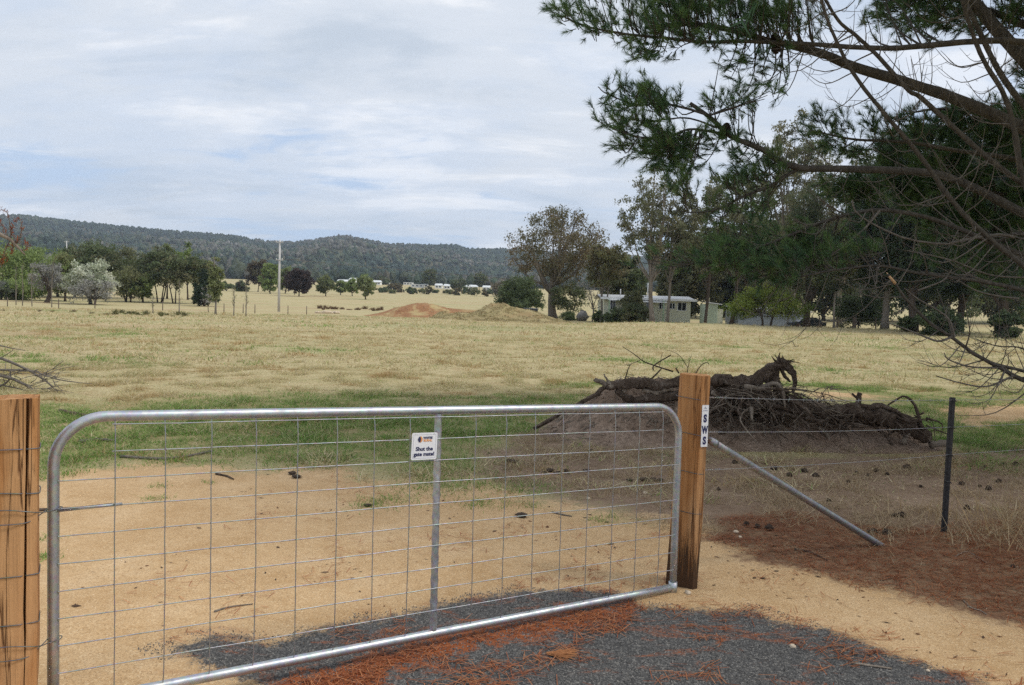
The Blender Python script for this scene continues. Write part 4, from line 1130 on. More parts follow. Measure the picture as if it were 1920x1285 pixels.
def build_gate():
    o = thing('farm_gate', 'galvanised tube farm gate with wire mesh between two timber posts', 'gate', G0)
    RT = 0.0215
    H = 1.15; rc = 0.19
    path = [gpt(0, -0.02), gpt(0, .25), gpt(0, .5), gpt(0, 1 - rc / H)]
    for k in range(1, 10):
        a = k / 10 * math.pi / 2
        path.append(gpt(rc * (1 - math.cos(a)), 1 - rc / H + rc / H * math.sin(a)))
    path += [gpt(s, 1) for s in np.linspace(rc, GL - rc, 14)]
    for k in range(1, 10):
        a = k / 10 * math.pi / 2
        path.append(gpt(GL - rc + rc * math.sin(a), 1 - rc / H + rc / H * math.cos(a)))
    path += [gpt(GL, 1 - rc / H), gpt(GL, .5), gpt(GL, .25), gpt(GL, -0.02)]
    MB().tube(path, RT, 14).build('frame_tube', M_GALV, o, True)
    MB().tube([gpt(s, 0) for s in np.linspace(0.022, GL - 0.022, 12)], RT, 14).build('bottom_rail', M_GALV, o, True)
    # flattened and crimped centre upright
    sc = 0.502 * GL
    mb = MB(); fs = np.linspace(0.015, 0.985, 60)
    ring = []
    for f in fs:
        crimp = 1 - 0.28 * math.exp(-(((f * 10.4) % 1.0 - 0.5) / 0.10) ** 2)
        wa = 0.0225 * (2 - crimp) * 0.82; wb = 0.016 * crimp
        for k in range(12):
            a = k / 12 * 2 * math.pi
            ring.append(gpt(sc, f) + GU * math.cos(a) * wa + GN * math.sin(a) * wb)
    i = np.arange(len(fs) - 1)[:, None] * 12; j = np.arange(12)[None]; j2 = (j + 1) % 12
    mb.add(ring, np.stack([i + j, i + j2, i + 12 + j2, i + 12 + j], -1).reshape(-1, 4))
    mb.build('centre_upright', M_GALV, o, True)
    rng = np.random.default_rng(2)
    t0, dt = 0.0642, 0.0556
    s_first, s_last = t0 * GL, (t0 + 16 * dt) * GL
    for i in range(10):
        dz = 0.030 + 0.109 * i
        a, b = (s_first - 0.01, s_last + 0.01) if i < 2 else (0.015, GL - 0.015)
        ss = np.linspace(a, b, 36)
        wob = np.cumsum(rng.normal(0, .0006, 36)); wob -= np.linspace(wob[0], wob[-1], 36)
        pts = [gpt(s, 0) * [1, 1, 0] + [0, 0, ztop(s) - dz + w] + GN * 0.019 for s, w in zip(ss, wob)]
        MB().tube(pts, 0.0024, 5, False).build('horizontal_wire', M_WIRE, o, True)
    for i in range(17):
        if i == 8: continue
        s = (t0 + dt * i) * GL
        zz = np.linspace(0.0, 0.975, 24)
        wob = np.cumsum(rng.normal(0, .0007, 24)); wob -= np.linspace(wob[0], wob[-1], 24)
        pts = [gpt(s + w, f, 0.0225 - 0.02 * (f < 0.01)) for f, w in zip(zz, wob)]
        pts[-1] = gpt(s, .985, .012)
        MB().tube(pts, 0.0024, 5, False).build('vertical_wire', M_WIRE, o, True)
    # short thick end rod at the latch side and the weld collar at the foot
    MB().tube([gpt(.015, .682, .012), gpt(.24, .690, .016)], 0.006, 8).build('latch_rod', M_GALV, o, True)
    MB().tube([gpt(GL, -.03), gpt(GL, .03)], 0.027, 12).build('corner_weld', M_GALV, o, True)


build_gate()


def text_mesh(body, size, bold=0.0, align='CENTER'):
    cu = bpy.data.curves.new('lettering', 'FONT'); cu.body = body; cu.size = size
    cu.align_x = align; cu.align_y = 'CENTER'; cu.offset = bold; cu.extrude = 0.0004; cu.resolution_u = 3
    to = bpy.data.objects.new('lettering', cu); C.objects.link(to)
    bpy.context.view_layer.update()
    me = bpy.data.meshes.new_from_object(to.evaluated_get(bpy.context.evaluated_depsgraph_get()))
    bpy.data.objects.remove(to); bpy.data.curves.remove(cu)
    return me


def place(me, name, mat, parent, M, sx=1.0):
    me.materials.clear(); me.materials.append(mat)
    o = bpy.data.objects.new(name, me); C.objects.link(o)
    me.transform(M @ Matrix.Diagonal((sx, 1, 1, 1)))
    o.parent = parent; o.matrix_parent_inverse = Matrix.Translation(-Vector(parent.location))
    return o


def frame(origin, right, up, out):
    M = Matrix.Identity(4)
    for i in range(3):
        M[i][0], M[i][1], M[i][2], M[i][3] = right[i], up[i], out[i], origin[i]
    return M


M_SIGNWHITE = simple('sign_white', (0.80, 0.80, 0.83), 0.45, 0, 0.03, 3)
M_NAVY = simple('navy_print', (0.025, 0.03, 0.10), 0.5, 0, 0.1)
M_ORANGE = simple('orange_print', (0.80, 0.36, 0.13), 0.5, 0, 0.1)
M_GREYPRINT = simple('grey_print', (0.42, 0.43, 0.50), 0.5, 0, 0.1)


def disc(cx, cy, r, a0, a1, n=14):
    a = np.linspace(a0, a1, n)
    return [(cx, cy)] + [(cx + r * math.cos(t), cy + r * math.sin(t)) for t in a]


def flat_poly(pts, M, z):
    mb = MB(); n = len(pts)
    v = [tuple(M @ Vector((x, y, z))) for x, y in pts]
    mb.add(v, None, [[0, i, i + 1] for i in range(1, n - 1)]); return mb


def build_gate_sign():
    org = G0 + GU * (0.4755 * GL) + GN * 0.030; org[2] = 1.040
    up = np.array([0.03, 0, 1.0]); right = GU - np.array([0, 0, 0.035])
    M = frame(org, right, up, GN)
    o = thing('gate_sign', 'small white sign reading Shut the gate mate! wired to the gate mesh', 'sign', org)
    w, h = 0.069, 0.067
    outline = []
    for cx, cy, a in ((w - .008, h - .008, 0), (-w + .008, h - .008, 90), (-w + .008, -h + .008, 180), (w - .008, -h + .008, 270)):
        for k in range(5): outline.append((cx + .008 * math.cos(R(a + k * 22.5)), cy + .008 * math.sin(R(a + k * 22.5))))
    n = len(outline); mb = MB()
    v = [tuple(M @ Vector((x, y, z))) for z in (0.0015, -0.0015) for x, y in outline] + [tuple(M @ Vector((0, 0, .0015))), tuple(M @ Vector((0, 0, -.0015)))]
    mb.add(v, [[i, i + n, (i + 1) % n + n, (i + 1) % n] for i in range(n)], [[2 * n, i, (i + 1) % n] for i in range(n)] + [[2 * n + 1, n + (i + 1) % n, n + i] for i in range(n)])
    mb.build('panel', M_SIGNWHITE, o)
    mb = MB()
    for (x0, y0, x1, y1) in ((-.060, .0575, .060, .0585), (-.060, -.0585, .060, -.0575), (-.0610, -.0575, -.060, .0575), (.060, -.0575, .0610, .0575)):
        mb.box((x0, y0, .0018), (x1, y1, .0022), M)
    mb.build('border_line', M_GREYPRINT, o)
    T = lambda x, y: M @ Matrix.Translation((x, y, 0.0022))
    place(text_mesh('Shut the', .0275, .0009), 'lettering', M_NAVY, o, T(0.000, -.013))
    place(text_mesh('gate mate!', .0265, .0009), 'lettering', M_NAVY, o, T(0, -.039))
    place(text_mesh('WHITES', .0150, .0007), 'lettering', M_NAVY, o, T(.017, .0415), 0.92)
    place(text_mesh('RURAL', .0150, .0007), 'lettering', M_ORANGE, o, T(.017, .0285), 1.02)
    flat_poly([(-.026, .035)] + [(-.026 + .0150 * math.cos(R(t)), .035 + .0158 * math.sin(R(t))) for t in range(-90, 91, 20)], M, .0022).build('logo_sun', M_ORANGE, o)
    logo = MB()
    for k in range(5):
        y0 = .0213 + k * .0056; half = (.006, .0095, .0115, .0095, .006)[k]
        logo.box((-.0265 - half, y0, .0026), (-.0265 + half * .55, y0 + .0047, .0031), M)
    logo.build('logo_hexagon', M_NAVY, o)
    for sx in (-1, 1):
        p = M @ Vector((sx * .05, .062, 0)); q = M @ Vector((sx * .05, .060, -.012))
        MB().tube([tuple(M @ Vector((sx * .05, .062, .003))), tuple(p), tuple(q)], .0012, 5).build('wire_fixing', M_WIRE, o)


build_gate_sign()

# ------------------------------------------------------------------ timber posts


def view_axes(pos):
    d = np.array([pos[0], pos[1], 0.0]); d /= np.linalg.norm(d)
    return np.array([d[1], -d[0], 0.0]), -d  # right, towards camera


def post_section(sec, right, toward, org, z, sc=(1, 1)):
    return [org + right * (x * sc[0]) + toward * (y * sc[1]) + np.array([0, 0, z]) for x, y in sec]


def build_post(name, label, pos, sec, zs, mat, seed, tilt=(0, 0), flare=None, topslope=0.0):
    rng = np.random.default_rng(seed)
    right, tow = view_axes(pos)
    o = thing(name, label, 'post', pos)
    n = len(sec); v = []
    wob = rng.normal(0, .0022, (len(zs), n, 2)).cumsum(0) * .6
    zt = zs[-1]
    for zi, z in enumerate(zs):
        for k, (x, y) in enumerate(sec):
            fx = 0 if flare is None else flare(k, z)
            dz = topslope * x if zi == len(zs) - 1 else 0
            v.append(np.array(pos) + right * (x + fx + wob[zi, k, 0] + tilt[0] * z) + tow * (y + wob[zi, k, 1]) + np.array([0, 0, z + dz]))
    i = np.arange(len(zs) - 1)[:, None] * n; j = np.arange(n)[None]; j2 = (j + 1) % n
    q = np.stack([i + j, i + j2, i + n + j2, i + n + j], -1).reshape(-1, 4)
    top = len(v); base = (len(zs) - 1) * n
    v.append(np.mean(v[-n:], 0) + [0, 0, .002])
    t = [[top, base + k, base + (k + 1) % n] for k in range(n)]
    mb = MB().add(np.array(v) - 0, q, t)
    p = mb.build('timber', mat, o)
    return o, right, tow


POST_R = np.array([1.135, 4.90, 0.0])
secR = [(-.082, .028), (-.03, .050), (.0, .060), (.050, .078), (.054, .080), (.098, .052), (.100, -.03), (.075, -.095), (-.06, -.10), (-.088, -.04)]
post_r, PRr, PRt = build_post('gate_post', 'split hardwood strainer post with blackened foot and a white sticker', POST_R, secR, list(np.linspace(-.3, 1.345, 24)), M_POST_CHAR, 5,
                              tilt=(0.012, 0), flare=lambda k, z: (-.030 * max(0, (0.9 - z)) if k in (0, 1, 8, 9) else (-.016 * max(0, .8 - z) if k in (5, 6) else 0)), topslope=-0.03)
POST_L = np.array([-1.862, 2.86, 0.0])
secL = [(-.13, .03), (-.06, .055), (.035, .072), (.0525, .074), (.0545, .030), (.0585, .028), (.0600, .074), (.100, .066), (.106, -.05), (.03, -.10), (-.10, -.09)]
post_l, PLr, PLt = build_post('gate_post', 'smooth split hardwood post with a long dark crack beside the gate latch', POST_L, secL, list(np.linspace(-.3, 1.352, 20)), M_POST, 6, tilt=(0.004, 0), topslope=0.04)


def build_sticker():
    # plate on the narrow right facet of the strainer post
    a = np.array(secR[4]); b = np.array(secR[5])
    mid = (a + b) / 2; e = (b - a) / np.linalg.norm(b - a)
    out2 = np.array([-e[1], e[0]])
    if out2[1] < 0: out2 = -out2
    zc = 1.034
    org = POST_R + PRr * (mid[0] + out2[0] * .006 + .012 * zc) + PRt * (mid[1] + out2[1] * .006) + np.array([0, 0, zc])
    right = PRr * e[0] + PRt * e[1]; out = PRr * out2[0] + PRt * out2[1]
    M = frame(org, right, np.array([0.0, 0, 1]), out)
    o = thing('post_sticker', 'narrow white vertical plate lettered SWS on the strainer post', 'sign', org)
    MB().box((-.0235, -.130, -.0015), (.0235, .130, .0015), M).build('plate', M_SIGNWHITE, o)
    T = lambda x, y: M @ Matrix.Translation((x, y, 0.0022))
    for ch, y in (('S', .045), ('W', -.026), ('S', -.093)):
        place(text_mesh(ch, .064, .0034), 'lettering', M_NAVY, o, T(0, y), 0.78 if ch == 'S' else .6)
    fp = MB()                                # small print, too fine to read
    for x0 in (-.0155, -.0085, -.0015, .0045, .0105): fp.box((x0, .093, .0018), (x0 + .0045, .100, .0022), M)
    fp.build('small_print', M_GREYPRINT, o)
    mb = MB()
    for (x0, hgt, y) in ((-.006, .009, .108), (.004, .007, .108), (-.001, .014, .109)):
        mb.add([tuple(M @ Vector(p)) for p in ((x0 - .006, y, .0022), (x0 + .006, y, .0022), (x0, y + hgt, .0022))], None, [[0, 1, 2]])
    mb.build('logo_peaks', M_GREYPRINT, o)


build_sticker()


def wrap_path(sec, pos, right, tow, z, tilt, sag=0.0, grow=1.035, n=40):
    s = np.array(sec) * grow
    c = np.vstack([s, s[:1]])
    d = np.concatenate([[0], np.cumsum(np.linalg.norm(np.diff(c, axis=0), axis=1))])
    u = np.linspace(0, d[-1], n)
    x = np.interp(u, d, c[:, 0]); y = np.interp(u, d, c[:, 1])
    return [pos + right * (xx + tilt * z) + tow * yy + np.array([0, 0, z + sag * xx]) for xx, yy in zip(x, y)]


def flareR(z): return -.018 * max(0, .9 - z)


PICK = np.array([at(1768, 1003, 6.3)[0], 6.3, 0.0])
FD = (PICK - POST_R); FD[2] = 0; FD /= np.linalg.norm(FD)


def build_fence():
    names = [('fence_wire', 'top barbed fence wire from the strainer post to the black picket', 1.205, 1.085),
             ('fence_wire', 'second plain fence wire from the strainer post to the black picket', 0.985, 0.865),
             ('fence_wire', 'third fence wire crossing in front of the stump pile', 0.745, 0.64)]
    for idx, (nm, lb, z0, z1) in enumerate(names):
        o = thing(nm, lb, 'wire', POST_R + [0, 0, z0])
        st = POST_R + PRr * .10 + PRt * .0 + np.array([0, 0, z0])
        en = PICK + np.array([0, 0, z1]) + np.array([FD[1], -FD[0], 0]) * .022
        far = en + FD * 5 + np.array([0, 0, -.15])
        pts = [st + (en - st) * t + np.array([0, 0, -.012 * math.sin(math.pi * t)]) for t in np.linspace(0, 1, 14)]
        pts += [en + (far - en) * t for t in np.linspace(.1, 1, 8)]
        mb = MB().tube(pts, .0019, 5, False)
        mb.build('strand', M_WIRE, o, True)
        MB().tube(wrap_path(secR, POST_R + PRr * (-.012), PRr, PRt, z0 - .005, .012, -.10, 1.07), .0022, 5, False).build('post_loop', M_TIE, o, True)
        bb = MB()
        for t in (np.arange(.06, .98, .055) if idx == 0 else []):
            p = st + (en - st) * t + np.array([0, 0, -.012 * math.sin(math.pi * t)])
            for k in range(2):
                a = t * 40 + k * 1.5; d = np.array([0.3 * math.cos(a), .5 * math.sin(a), math.cos(a)]) * .013
                bb.tube([p - d, p + d], .0014, 4)
        if idx == 0: bb.build('barbs', M_WIRE, o)
        # twisted tie where the strand meets the post
        tw = [st + (en - st) * t + np.array([0, math.cos(t * 900), math.sin(t * 900)]) * .005 for t in np.linspace(0, .05, 24)]
        MB().tube(tw, .0019, 4, False).build('twist', M_WIRE, o)
    o = thing('wire_loop', 'loose wire loop low round the strainer post', 'wire', POST_R + [0, 0, .47])
    MB().tube(wrap_path(secR, POST_R + PRr * (-.014), PRr, PRt, .485, .012, -.06, 1.08), .0021, 5, False).build('post_loop', M_TIE, o, True)
    # black steel picket: Y-section post with holes' lugs
    o = thing('star_picket', 'black steel star picket standing in the fence line', 'picket', PICK)
    m = Mat('black_bitumen'); n = m.noise(30, 5, .6)
    m.base(m.ramp(n, [(0.35, (0.012, 0.012, 0.014)), (0.75, (0.045, 0.043, 0.045))]), 0.55, 0, 0.5)
    mb = MB()
    lean = np.array([0.012, 0, 1.0]); d2 = PICK.copy()
    for a in (200, 320, 80):
        r = np.array([math.cos(R(a)), math.sin(R(a)), 0]); s = np.array([-r[1], r[0], 0]) * .0035
        b0 = PICK + [0, 0, -.3]; b1 = PICK + lean * 1.105
        L = .026
        v = [b0 - s, b0 + s, b0 + s + r * L, b0 - s + r * L, b1 - s, b1 + s, b1 + s + r * L, b1 - s + r * L]
        mb.add(v, [[3, 2, 1, 0], [4, 5, 6, 7], [0, 1, 5, 4], [1, 2, 6, 5], [2, 3, 7, 6], [3, 0, 4, 7]])
    mb.build('shaft', m.m, o)
    for z in (1.085, .865, .64, .42):
        p = PICK + lean * z
        MB().tube([p + np.array([-.03, -.018, .012]), p + np.array([-.012, -.03, 0]), p + np.array([.012, -.03, 0]), p + np.array([.03, -.018, -.012])], .004, 6).build('wire_clip', m.m, o, True)
    # galvanised stay
    a = at(1338, 830, 4.94); b = gp(1650, 1022)
    o = thing('fence_stay', 'galvanised pipe stay leaning from the strainer post to the ground', 'brace', b)
    dirv = (b - a); e = b + dirv / np.linalg.norm(dirv) * .08
    MB().tube(spline([a - dirv * .02, a + dirv * .5, e], 12), .0235, 14).build('pipe', M_GALV_OLD, o, True)
    rng = np.random.default_rng(9)
    MB().tube([a - dirv * .005, a + dirv * .012], .027, 12).build('end_cap', M_GALV_OLD, o, True)
    # wires tied round the latch post, running out to the neighbouring panel
    for z, sag, lb in ((1.17, -.03, 'top wire wrapped round the cracked latch post'), (1.01, -.28, 'second wire sagging round the cracked latch post'),
                       (.52, -.05, 'low wire tied round the cracked latch post'), (.70, .0, 'middle wire tied round the cracked latch post')):
        o = thing('post_wire', lb, 'wire', POST_L + [0, 0, z])
        MB().tube(wrap_path(secL, POST_L, PLr, PLt, z, .004, sag * .3, 1.05), .0021, 5, False).build('post_loop', M_TIE, o, True)
        s = POST_L + PLr * -.12 + np.array([0, 0, z])
        MB().tube([s, s - GU * 1.5, s - GU * 3], .0019, 5, False).build('strand', M_WIRE, o, True)
    for (zf, zp) in ((.69, .925), (.24, .42)):
        o = thing('latch_wire', 'wire loop tying the gate to the cracked post, %s' % ('upper' if zf > .5 else 'lower'), 'wire', POST_L + [0, 0, zp])
        g = gpt(0, zf)
        loop = [POST_L + PLr * -.12 + PLt * .05 + [0, 0, zp + .02], POST_L + PLr * .0 + PLt * .075 + [0, 0, zp + .025], POST_L + PLr * .10 + PLt * .072 + [0, 0, zp + .005],
                g + GN * .03 - GU * .02 + [0, 0, -.005], g + GN * .024 + GU * .02, g - GN * .01 + GU * .028, g - GN * .03 - GU * .01 + [0, 0, -.005], POST_L + PLr * .11 + PLt * .03 + [0, 0, zp - .015],
                POST_L + PLr * .05 + PLt * .078 + [0, 0, zp - .03], POST_L + PLr * -.12 + PLt * .05 + [0, 0, zp - .022]]
        MB().tube(spline(loop, 44), .002, 5, False).build('loop', M_TIE, o, True)


build_fence()

# ------------------------------------------------------------------ uprooted stumps and dead timber
DS = 10.35


def pl(pts, dep, n=None):
    p = np.array([at(x, y, dep if not isinstance(dep, (list, tuple)) else dep[i]) for i, (x, y) in enumerate(pts)])
    return spline(p, n or max(6, len(pts) * 4))


def pxr(px, dep): return px / F_PX * dep


def gnarl(rng, p, r, amp=.12):
    r = np.asarray(r, float) * (1 + rng.normal(0, amp, len(p)))
    return p + rng.normal(0, 1, p.shape) * (np.mean(r) * .12), r


def rough_tube(mb, rng, p, r, k=16):
    # a fluted, knotted tube: ridges run along it, knots and torn hollows break it up
    n = len(p); m = n * 4; u = np.linspace(0, 1, m)
    q = spline(p, m); rr = np.interp(u, np.linspace(0, 1, n), r)
    v0 = mb.n; mb.tube(q, rr, k, True)
    v = mb.v[-1]; ring = v[:m * k].reshape(m, k, 3)
    th = np.arange(k) / k * 2 * math.pi
    ridge = sum(a * np.cos(f * th + ph)[None] for f, a, ph in ((3, .13, rng.uniform(0, 6)), (5, .10, rng.uniform(0, 6)), (7, .07, rng.uniform(0, 6))))
    tw = np.array([np.roll(ridge[0], int(3 * i / m * 2)) for i in range(m)])
    knots = (fbm(np.arange(m)[:, None] / 3.0 + 0 * th[None], np.sin(th)[None] * 1.6 + 9 + 0 * np.arange(m)[:, None], rng.integers(0, 99)) - .5) * .55
    sc = 1 + tw + knots
    v[:m * k] = (q[:, None] + (ring - q[:, None]) * sc[..., None]).reshape(-1, 3)
    return mb


def build_stumps():
    rng = np.random.default_rng(77)
    o = thing('uprooted_stump', 'large uprooted dark stump with a broken upturned trunk on the earth heap', 'stump', (P(1400, DS), DS, 0.05))
    # main trunk rising to a frayed end
    p, r = gnarl(rng, pl([(1336, 742), (1365, 727), (1395, 720), (1428, 706), (1452, 690), (1470, 680)], DS, 18), np.interp(np.linspace(0, 1, 18), [0, .2, .5, 1], [.16, .12, .088, .075]))
    mb = rough_tube(MB(), rng, p, r)
    p, r = gnarl(rng, pl([(1352, 760), (1352, 735), (1362, 716)], DS, 8), np.linspace(.17, .11, 8)); rough_tube(mb, rng, p, r)
    p, r = gnarl(rng, pl([(1385, 745), (1372, 728), (1352, 722), (1338, 722)], DS - .1, 9), np.linspace(.13, .05, 9)); rough_tube(mb, rng, p, r)
    mb.build('trunk', M_ROOT, o, True)
    for k in range(26):                      # splintered end
        s = at(1462 + rng.uniform(-8, 10), 684 + rng.uniform(-8, 8), DS + rng.uniform(-.06, .06))
        e = s + np.array([rng.uniform(.0, .22), rng.uniform(-.1, .1), rng.uniform(-.02, .12)])
        if k % 4 == 0: e = s + np.array([rng.uniform(-.14, .02), rng.uniform(-.1, .1), rng.uniform(.05, .16)])
        MB().tube(spline([s, (s + e) / 2 + rng.normal(0, .015, 3), e], 5), np.linspace(rng.uniform(.012, .028), .003, 5), 5).build('splinter', M_ROOT, o, True)
    for pts, r0, r1 in (([(1452, 690), (1452, 712), (1462, 735), (1480, 758)], .075, .04), ([(1470, 684), (1486, 698), (1491, 716), (1486, 735)], .055, .018),
                        ([(1462, 688), (1472, 706), (1482, 716)], .03, .012), ([(1448, 702), (1440, 725), (1425, 742)], .05, .03)):
        p, r = gnarl(rng, pl(pts, DS, 12), np.linspace(r0, r1, 12), .08); rough_tube(MB(), rng, p, r, 12).build('limb', M_ROOT, o, True)
    # roots: radiate from the base and drape over the earth
    for k in range(95):
        sx = rng.uniform(1345, 1470); sy = rng.uniform(728, 775)
        s = at(sx, sy, DS + rng.uniform(-.25, .25))
        ang = rng.uniform(-2.8, 0.5) if k % 3 else rng.uniform(-2.2, -1.0)
        L = rng.uniform(.35, 1.15)
        e = s + np.array([math.cos(ang) * L * 1.1, -abs(math.sin(ang)) * L * .7 + .1, -L * rng.uniform(.15, .5)])
        e[2] = max(e[2], float(heap_z(e[0], e[1])) + rng.uniform(.0, .08))
        m = (s + e) / 2 + rng.normal(0, .10, 3) + [0, -.05, .05]
        m[2] = max(m[2], float(heap_z(m[0], m[1])) + .03)
        r0 = rng.choice([.012, .018, .028, .045], p=[.35, .35, .2, .1])
        p, r = gnarl(rng, spline([s, m, e], 10), np.linspace(r0, r0 * .25, 10), .1)
        MB().tube(p, r, 6).build('root', M_ROOTPALE if k % 6 == 0 else M_ROOT, o, True)
    for pts, r0, r1, mt in (([(1335, 735), (1352, 748), (1375, 765)], .03, .02, M_ROOTPALE), ([(1395, 725), (1430, 730), (1450, 728)], .035, .02, M_ROOTPALE), ([(1440, 745), (1415, 758), (1395, 775)], .03, .012, M_ROOTPALE),
                            ([(1338, 800), (1370, 772), (1420, 750)], .025, .015, M_ROOT), ([(1345, 820), (1395, 780), (1440, 748)], .03, .02, M_ROOT), ([(1480, 745), (1520, 765), (1570, 800)], .06, .02, M_ROOT),
                            ([(1470, 755), (1530, 790), (1590, 805)], .055, .02, M_ROOT), ([(1335, 705 + 13), (1350, 716), (1360, 722)], .05, .06, M_ROOT)):
        p, r = gnarl(rng, pl(pts, DS - .25, 12), np.linspace(r0, r1, 12), .1); MB().tube(p, r, 7).build('root', mt, o, True)
    fine = MB()
    for k in range(420):                     # fine torn rootlets
        s = at(rng.uniform(1335, 1560), rng.uniform(722, 800), DS + rng.uniform(-.45, .2)); s[2] = max(s[2], float(heap_z(s[0], s[1])) + .02)
        a = rng.uniform(0, 6.28); L = rng.uniform(.12, .45); e = s + np.array([math.cos(a) * L, -abs(math.sin(a)) * L * .6, rng.uniform(-.25, .1)]); e[2] = max(e[2], float(heap_z(e[0], e[1])) + .005)
        fine.tube(spline([s, (s + e) / 2 + rng.normal(0, .05, 3), e], 6), np.linspace(rng.uniform(.003, .008), .0015, 6), 3, False)
    for k in range(170):                     # roots poking from the paler hump
        s = np.array([rng.uniform(P(1040, 11), P(1280, 11)), rng.uniform(10.1, 11.2), 0.0]); s[2] = float(heap_z(s[0], s[1]))
        a = rng.uniform(0, 6.28); L = rng.uniform(.08, .35); e = s + np.array([math.cos(a) * L, math.sin(a) * L * .6, 0]); e[2] = float(heap_z(e[0], e[1])) + rng.uniform(0, .05)
        mdl = (s + e) / 2; mdl[2] = float(heap_z(mdl[0], mdl[1])) + rng.uniform(.01, .05)
        fine.tube(spline([s, mdl, e], 6), np.linspace(rng.uniform(.003, .010), .002, 6), 4, False)
    tag(fine.build('rootlets', M_ROOTPALE, o, True), kind='stuff')
    # second stump
    D2 = 10.15
    o = thing('uprooted_stump', 'low tangled stump with arching roots at the thin end of the earth heap', 'stump', (P(1640, D2), D2, 0.05))
    p, r = gnarl(rng, pl([(1530, 775), (1580, 772), (1640, 778), (1700, 800), (1740, 822)], D2, 16), np.interp(np.linspace(0, 1, 16), [0, .5, 1], [.06, .13, .07])); rough_tube(MB(), rng, p, r).build('trunk', M_ROOT, o, True)
    for pts, r0, r1, mt in (([(1605, 775), (1610, 755), (1612, 738)], .05, .032, M_ROOT), ([(1598, 738), (1606, 746), (1612, 752)], .015, .02, M_ROOT), ([(1625, 768), (1655, 762), (1690, 778), (1705, 800)], .03, .02, M_ROOT),
                            ([(1665, 760), (1690, 744), (1705, 748), (1718, 765), (1728, 800), (1742, 815)], .010, .03, M_ROOT), ([(1692, 832), (1705, 810), (1715, 796)], .03, .04, M_ROOTPALE),
                            ([(1630, 775), (1640, 800), (1665, 820), (1675, 840)], .03, .015, M_ROOT), ([(1655, 772), (1658, 795), (1672, 815)], .025, .012, M_ROOT), ([(1540, 735), (1545, 748), (1535, 755)], .006, .01, M_ROOT),
                            ([(1545, 752), (1560, 762), (1575, 768)], .008, .014, M_ROOT), ([(1535, 800), (1550, 815), (1555, 825)], .03, .02, M_ROOTPALE), ([(1745, 835), (1770, 832), (1775, 835)], .05, .045, M_ROOTPALE),
                            ([(1648, 760), (1653, 772)], .012, .016, M_ROOT), ([(1575, 765), (1600, 758), (1640, 765)], .02, .03, M_ROOT)):
        p, r = gnarl(rng, pl(pts, D2 - .05, 10), np.linspace(r0, r1, 10), .08); MB().tube(p, r, 7).build('root', mt, o, True)
    for k in range(60):
        s = at(rng.uniform(1540, 1740), rng.uniform(765, 800), D2 + rng.uniform(-.2, .2)); s[2] = max(s[2], .06)
        a = rng.uniform(0, 6.28); L = rng.uniform(.15, .5)
        e = s + np.array([math.cos(a) * L, math.sin(a) * L * .6 - .1, rng.uniform(-.3, .1)]); e[2] = max(e[2], .02)
        p, r = gnarl(rng, spline([s, (s + e) / 2 + rng.normal(0, .05, 3), e], 7), np.linspace(rng.uniform(.006, .022), .004, 7), .1); MB().tube(p, r, 5).build('root', M_ROOT, o, True)
    # twisted logs on the paler hump
    DL = 10.75
    o = thing('fallen_log', 'twisted weathered logs of a fallen trunk lying over the pale earth hump', 'log', (P(1200, DL), DL, .5))
    for pts, r0, r1, mt in (([(1300, 716), (1270, 716), (1235, 727), (1205, 718), (1170, 722), (1135, 724)], .075, .055, M_ROOT), ([(1290, 735), (1255, 743), (1220, 747), (1190, 750), (1168, 742), (1155, 732)], .06, .04, M_ROOT),
                            ([(1260, 728), (1235, 735), (1205, 733)], .05, .03, M_ROOTPALE), ([(1150, 726), (1130, 718), (1115, 712)], .05, .02, M_ROOTPALE), ([(1145, 722), (1137, 710), (1132, 702)], .02, .008, M_ROOTPALE),
                            ([(1135, 725), (1110, 745), (1080, 760), (1040, 783), (1000, 804)], .028, .022, M_ROOT), ([(1170, 715), (1172, 728), (1168, 734)], .022, .03, M_ROOTPALE)):
        p, r = gnarl(rng, pl(pts, DL - .25, 14), np.linspace(r0, r1, 14), .12); rough_tube(MB(), rng, p, r, 12).build('branch', mt, o, True)
    # dead sprays sticking up behind the post
    sprays = [('dead_branch', 'thin forked dead branch leaning out of the pale earth hump', [([(1262, 697), (1225, 685), (1205, 677), (1190, 665), (1167, 650)], .012, .004), ([(1205, 677), (1206, 665)], .005, .002), ([(1200, 676), (1180, 684), (1172, 683)], .005, .002),
              ([(1225, 695), (1227, 685), (1258, 666)], .012, .009), ([(1236, 690), (1240, 670), (1243, 660)], .005, .002), ([(1218, 714), (1236, 696), (1241, 690)], .014, .008), ([(1172, 712), (1178, 692), (1183, 682)], .012, .004)]),
              ('dead_branch', 'fine dead twigs showing above the strainer post', [([(1288, 702), (1292, 680), (1297, 665)], .006, .002), ([(1303, 702), (1315, 685), (1325, 680), (1330, 684)], .008, .004), ([(1273, 700), (1267, 690)], .013, .010),
              ([(1290, 690), (1275, 668), (1262, 660), (1246, 656)], .005, .002), ([(1280, 676), (1270, 678)], .003, .002)])]
    for nm, lb, brs in sprays:
        o = thing(nm, lb, 'branch', at(brs[0][0][0][0], brs[0][0][0][1], DL + .25))
        for pts, r0, r1 in brs:
            p = pl(pts, DL + .25, 10); MB().tube(p, np.linspace(r0, r1, 10), 5).build('twig', M_ROOT, o, True)
    # brushwood at the left edge
    DB = 13.6
    o = thing('brush_pile', 'heap of bare dead branches behind the cracked post', 'branches', at(10, 730, DB) * [1, 1, 0])
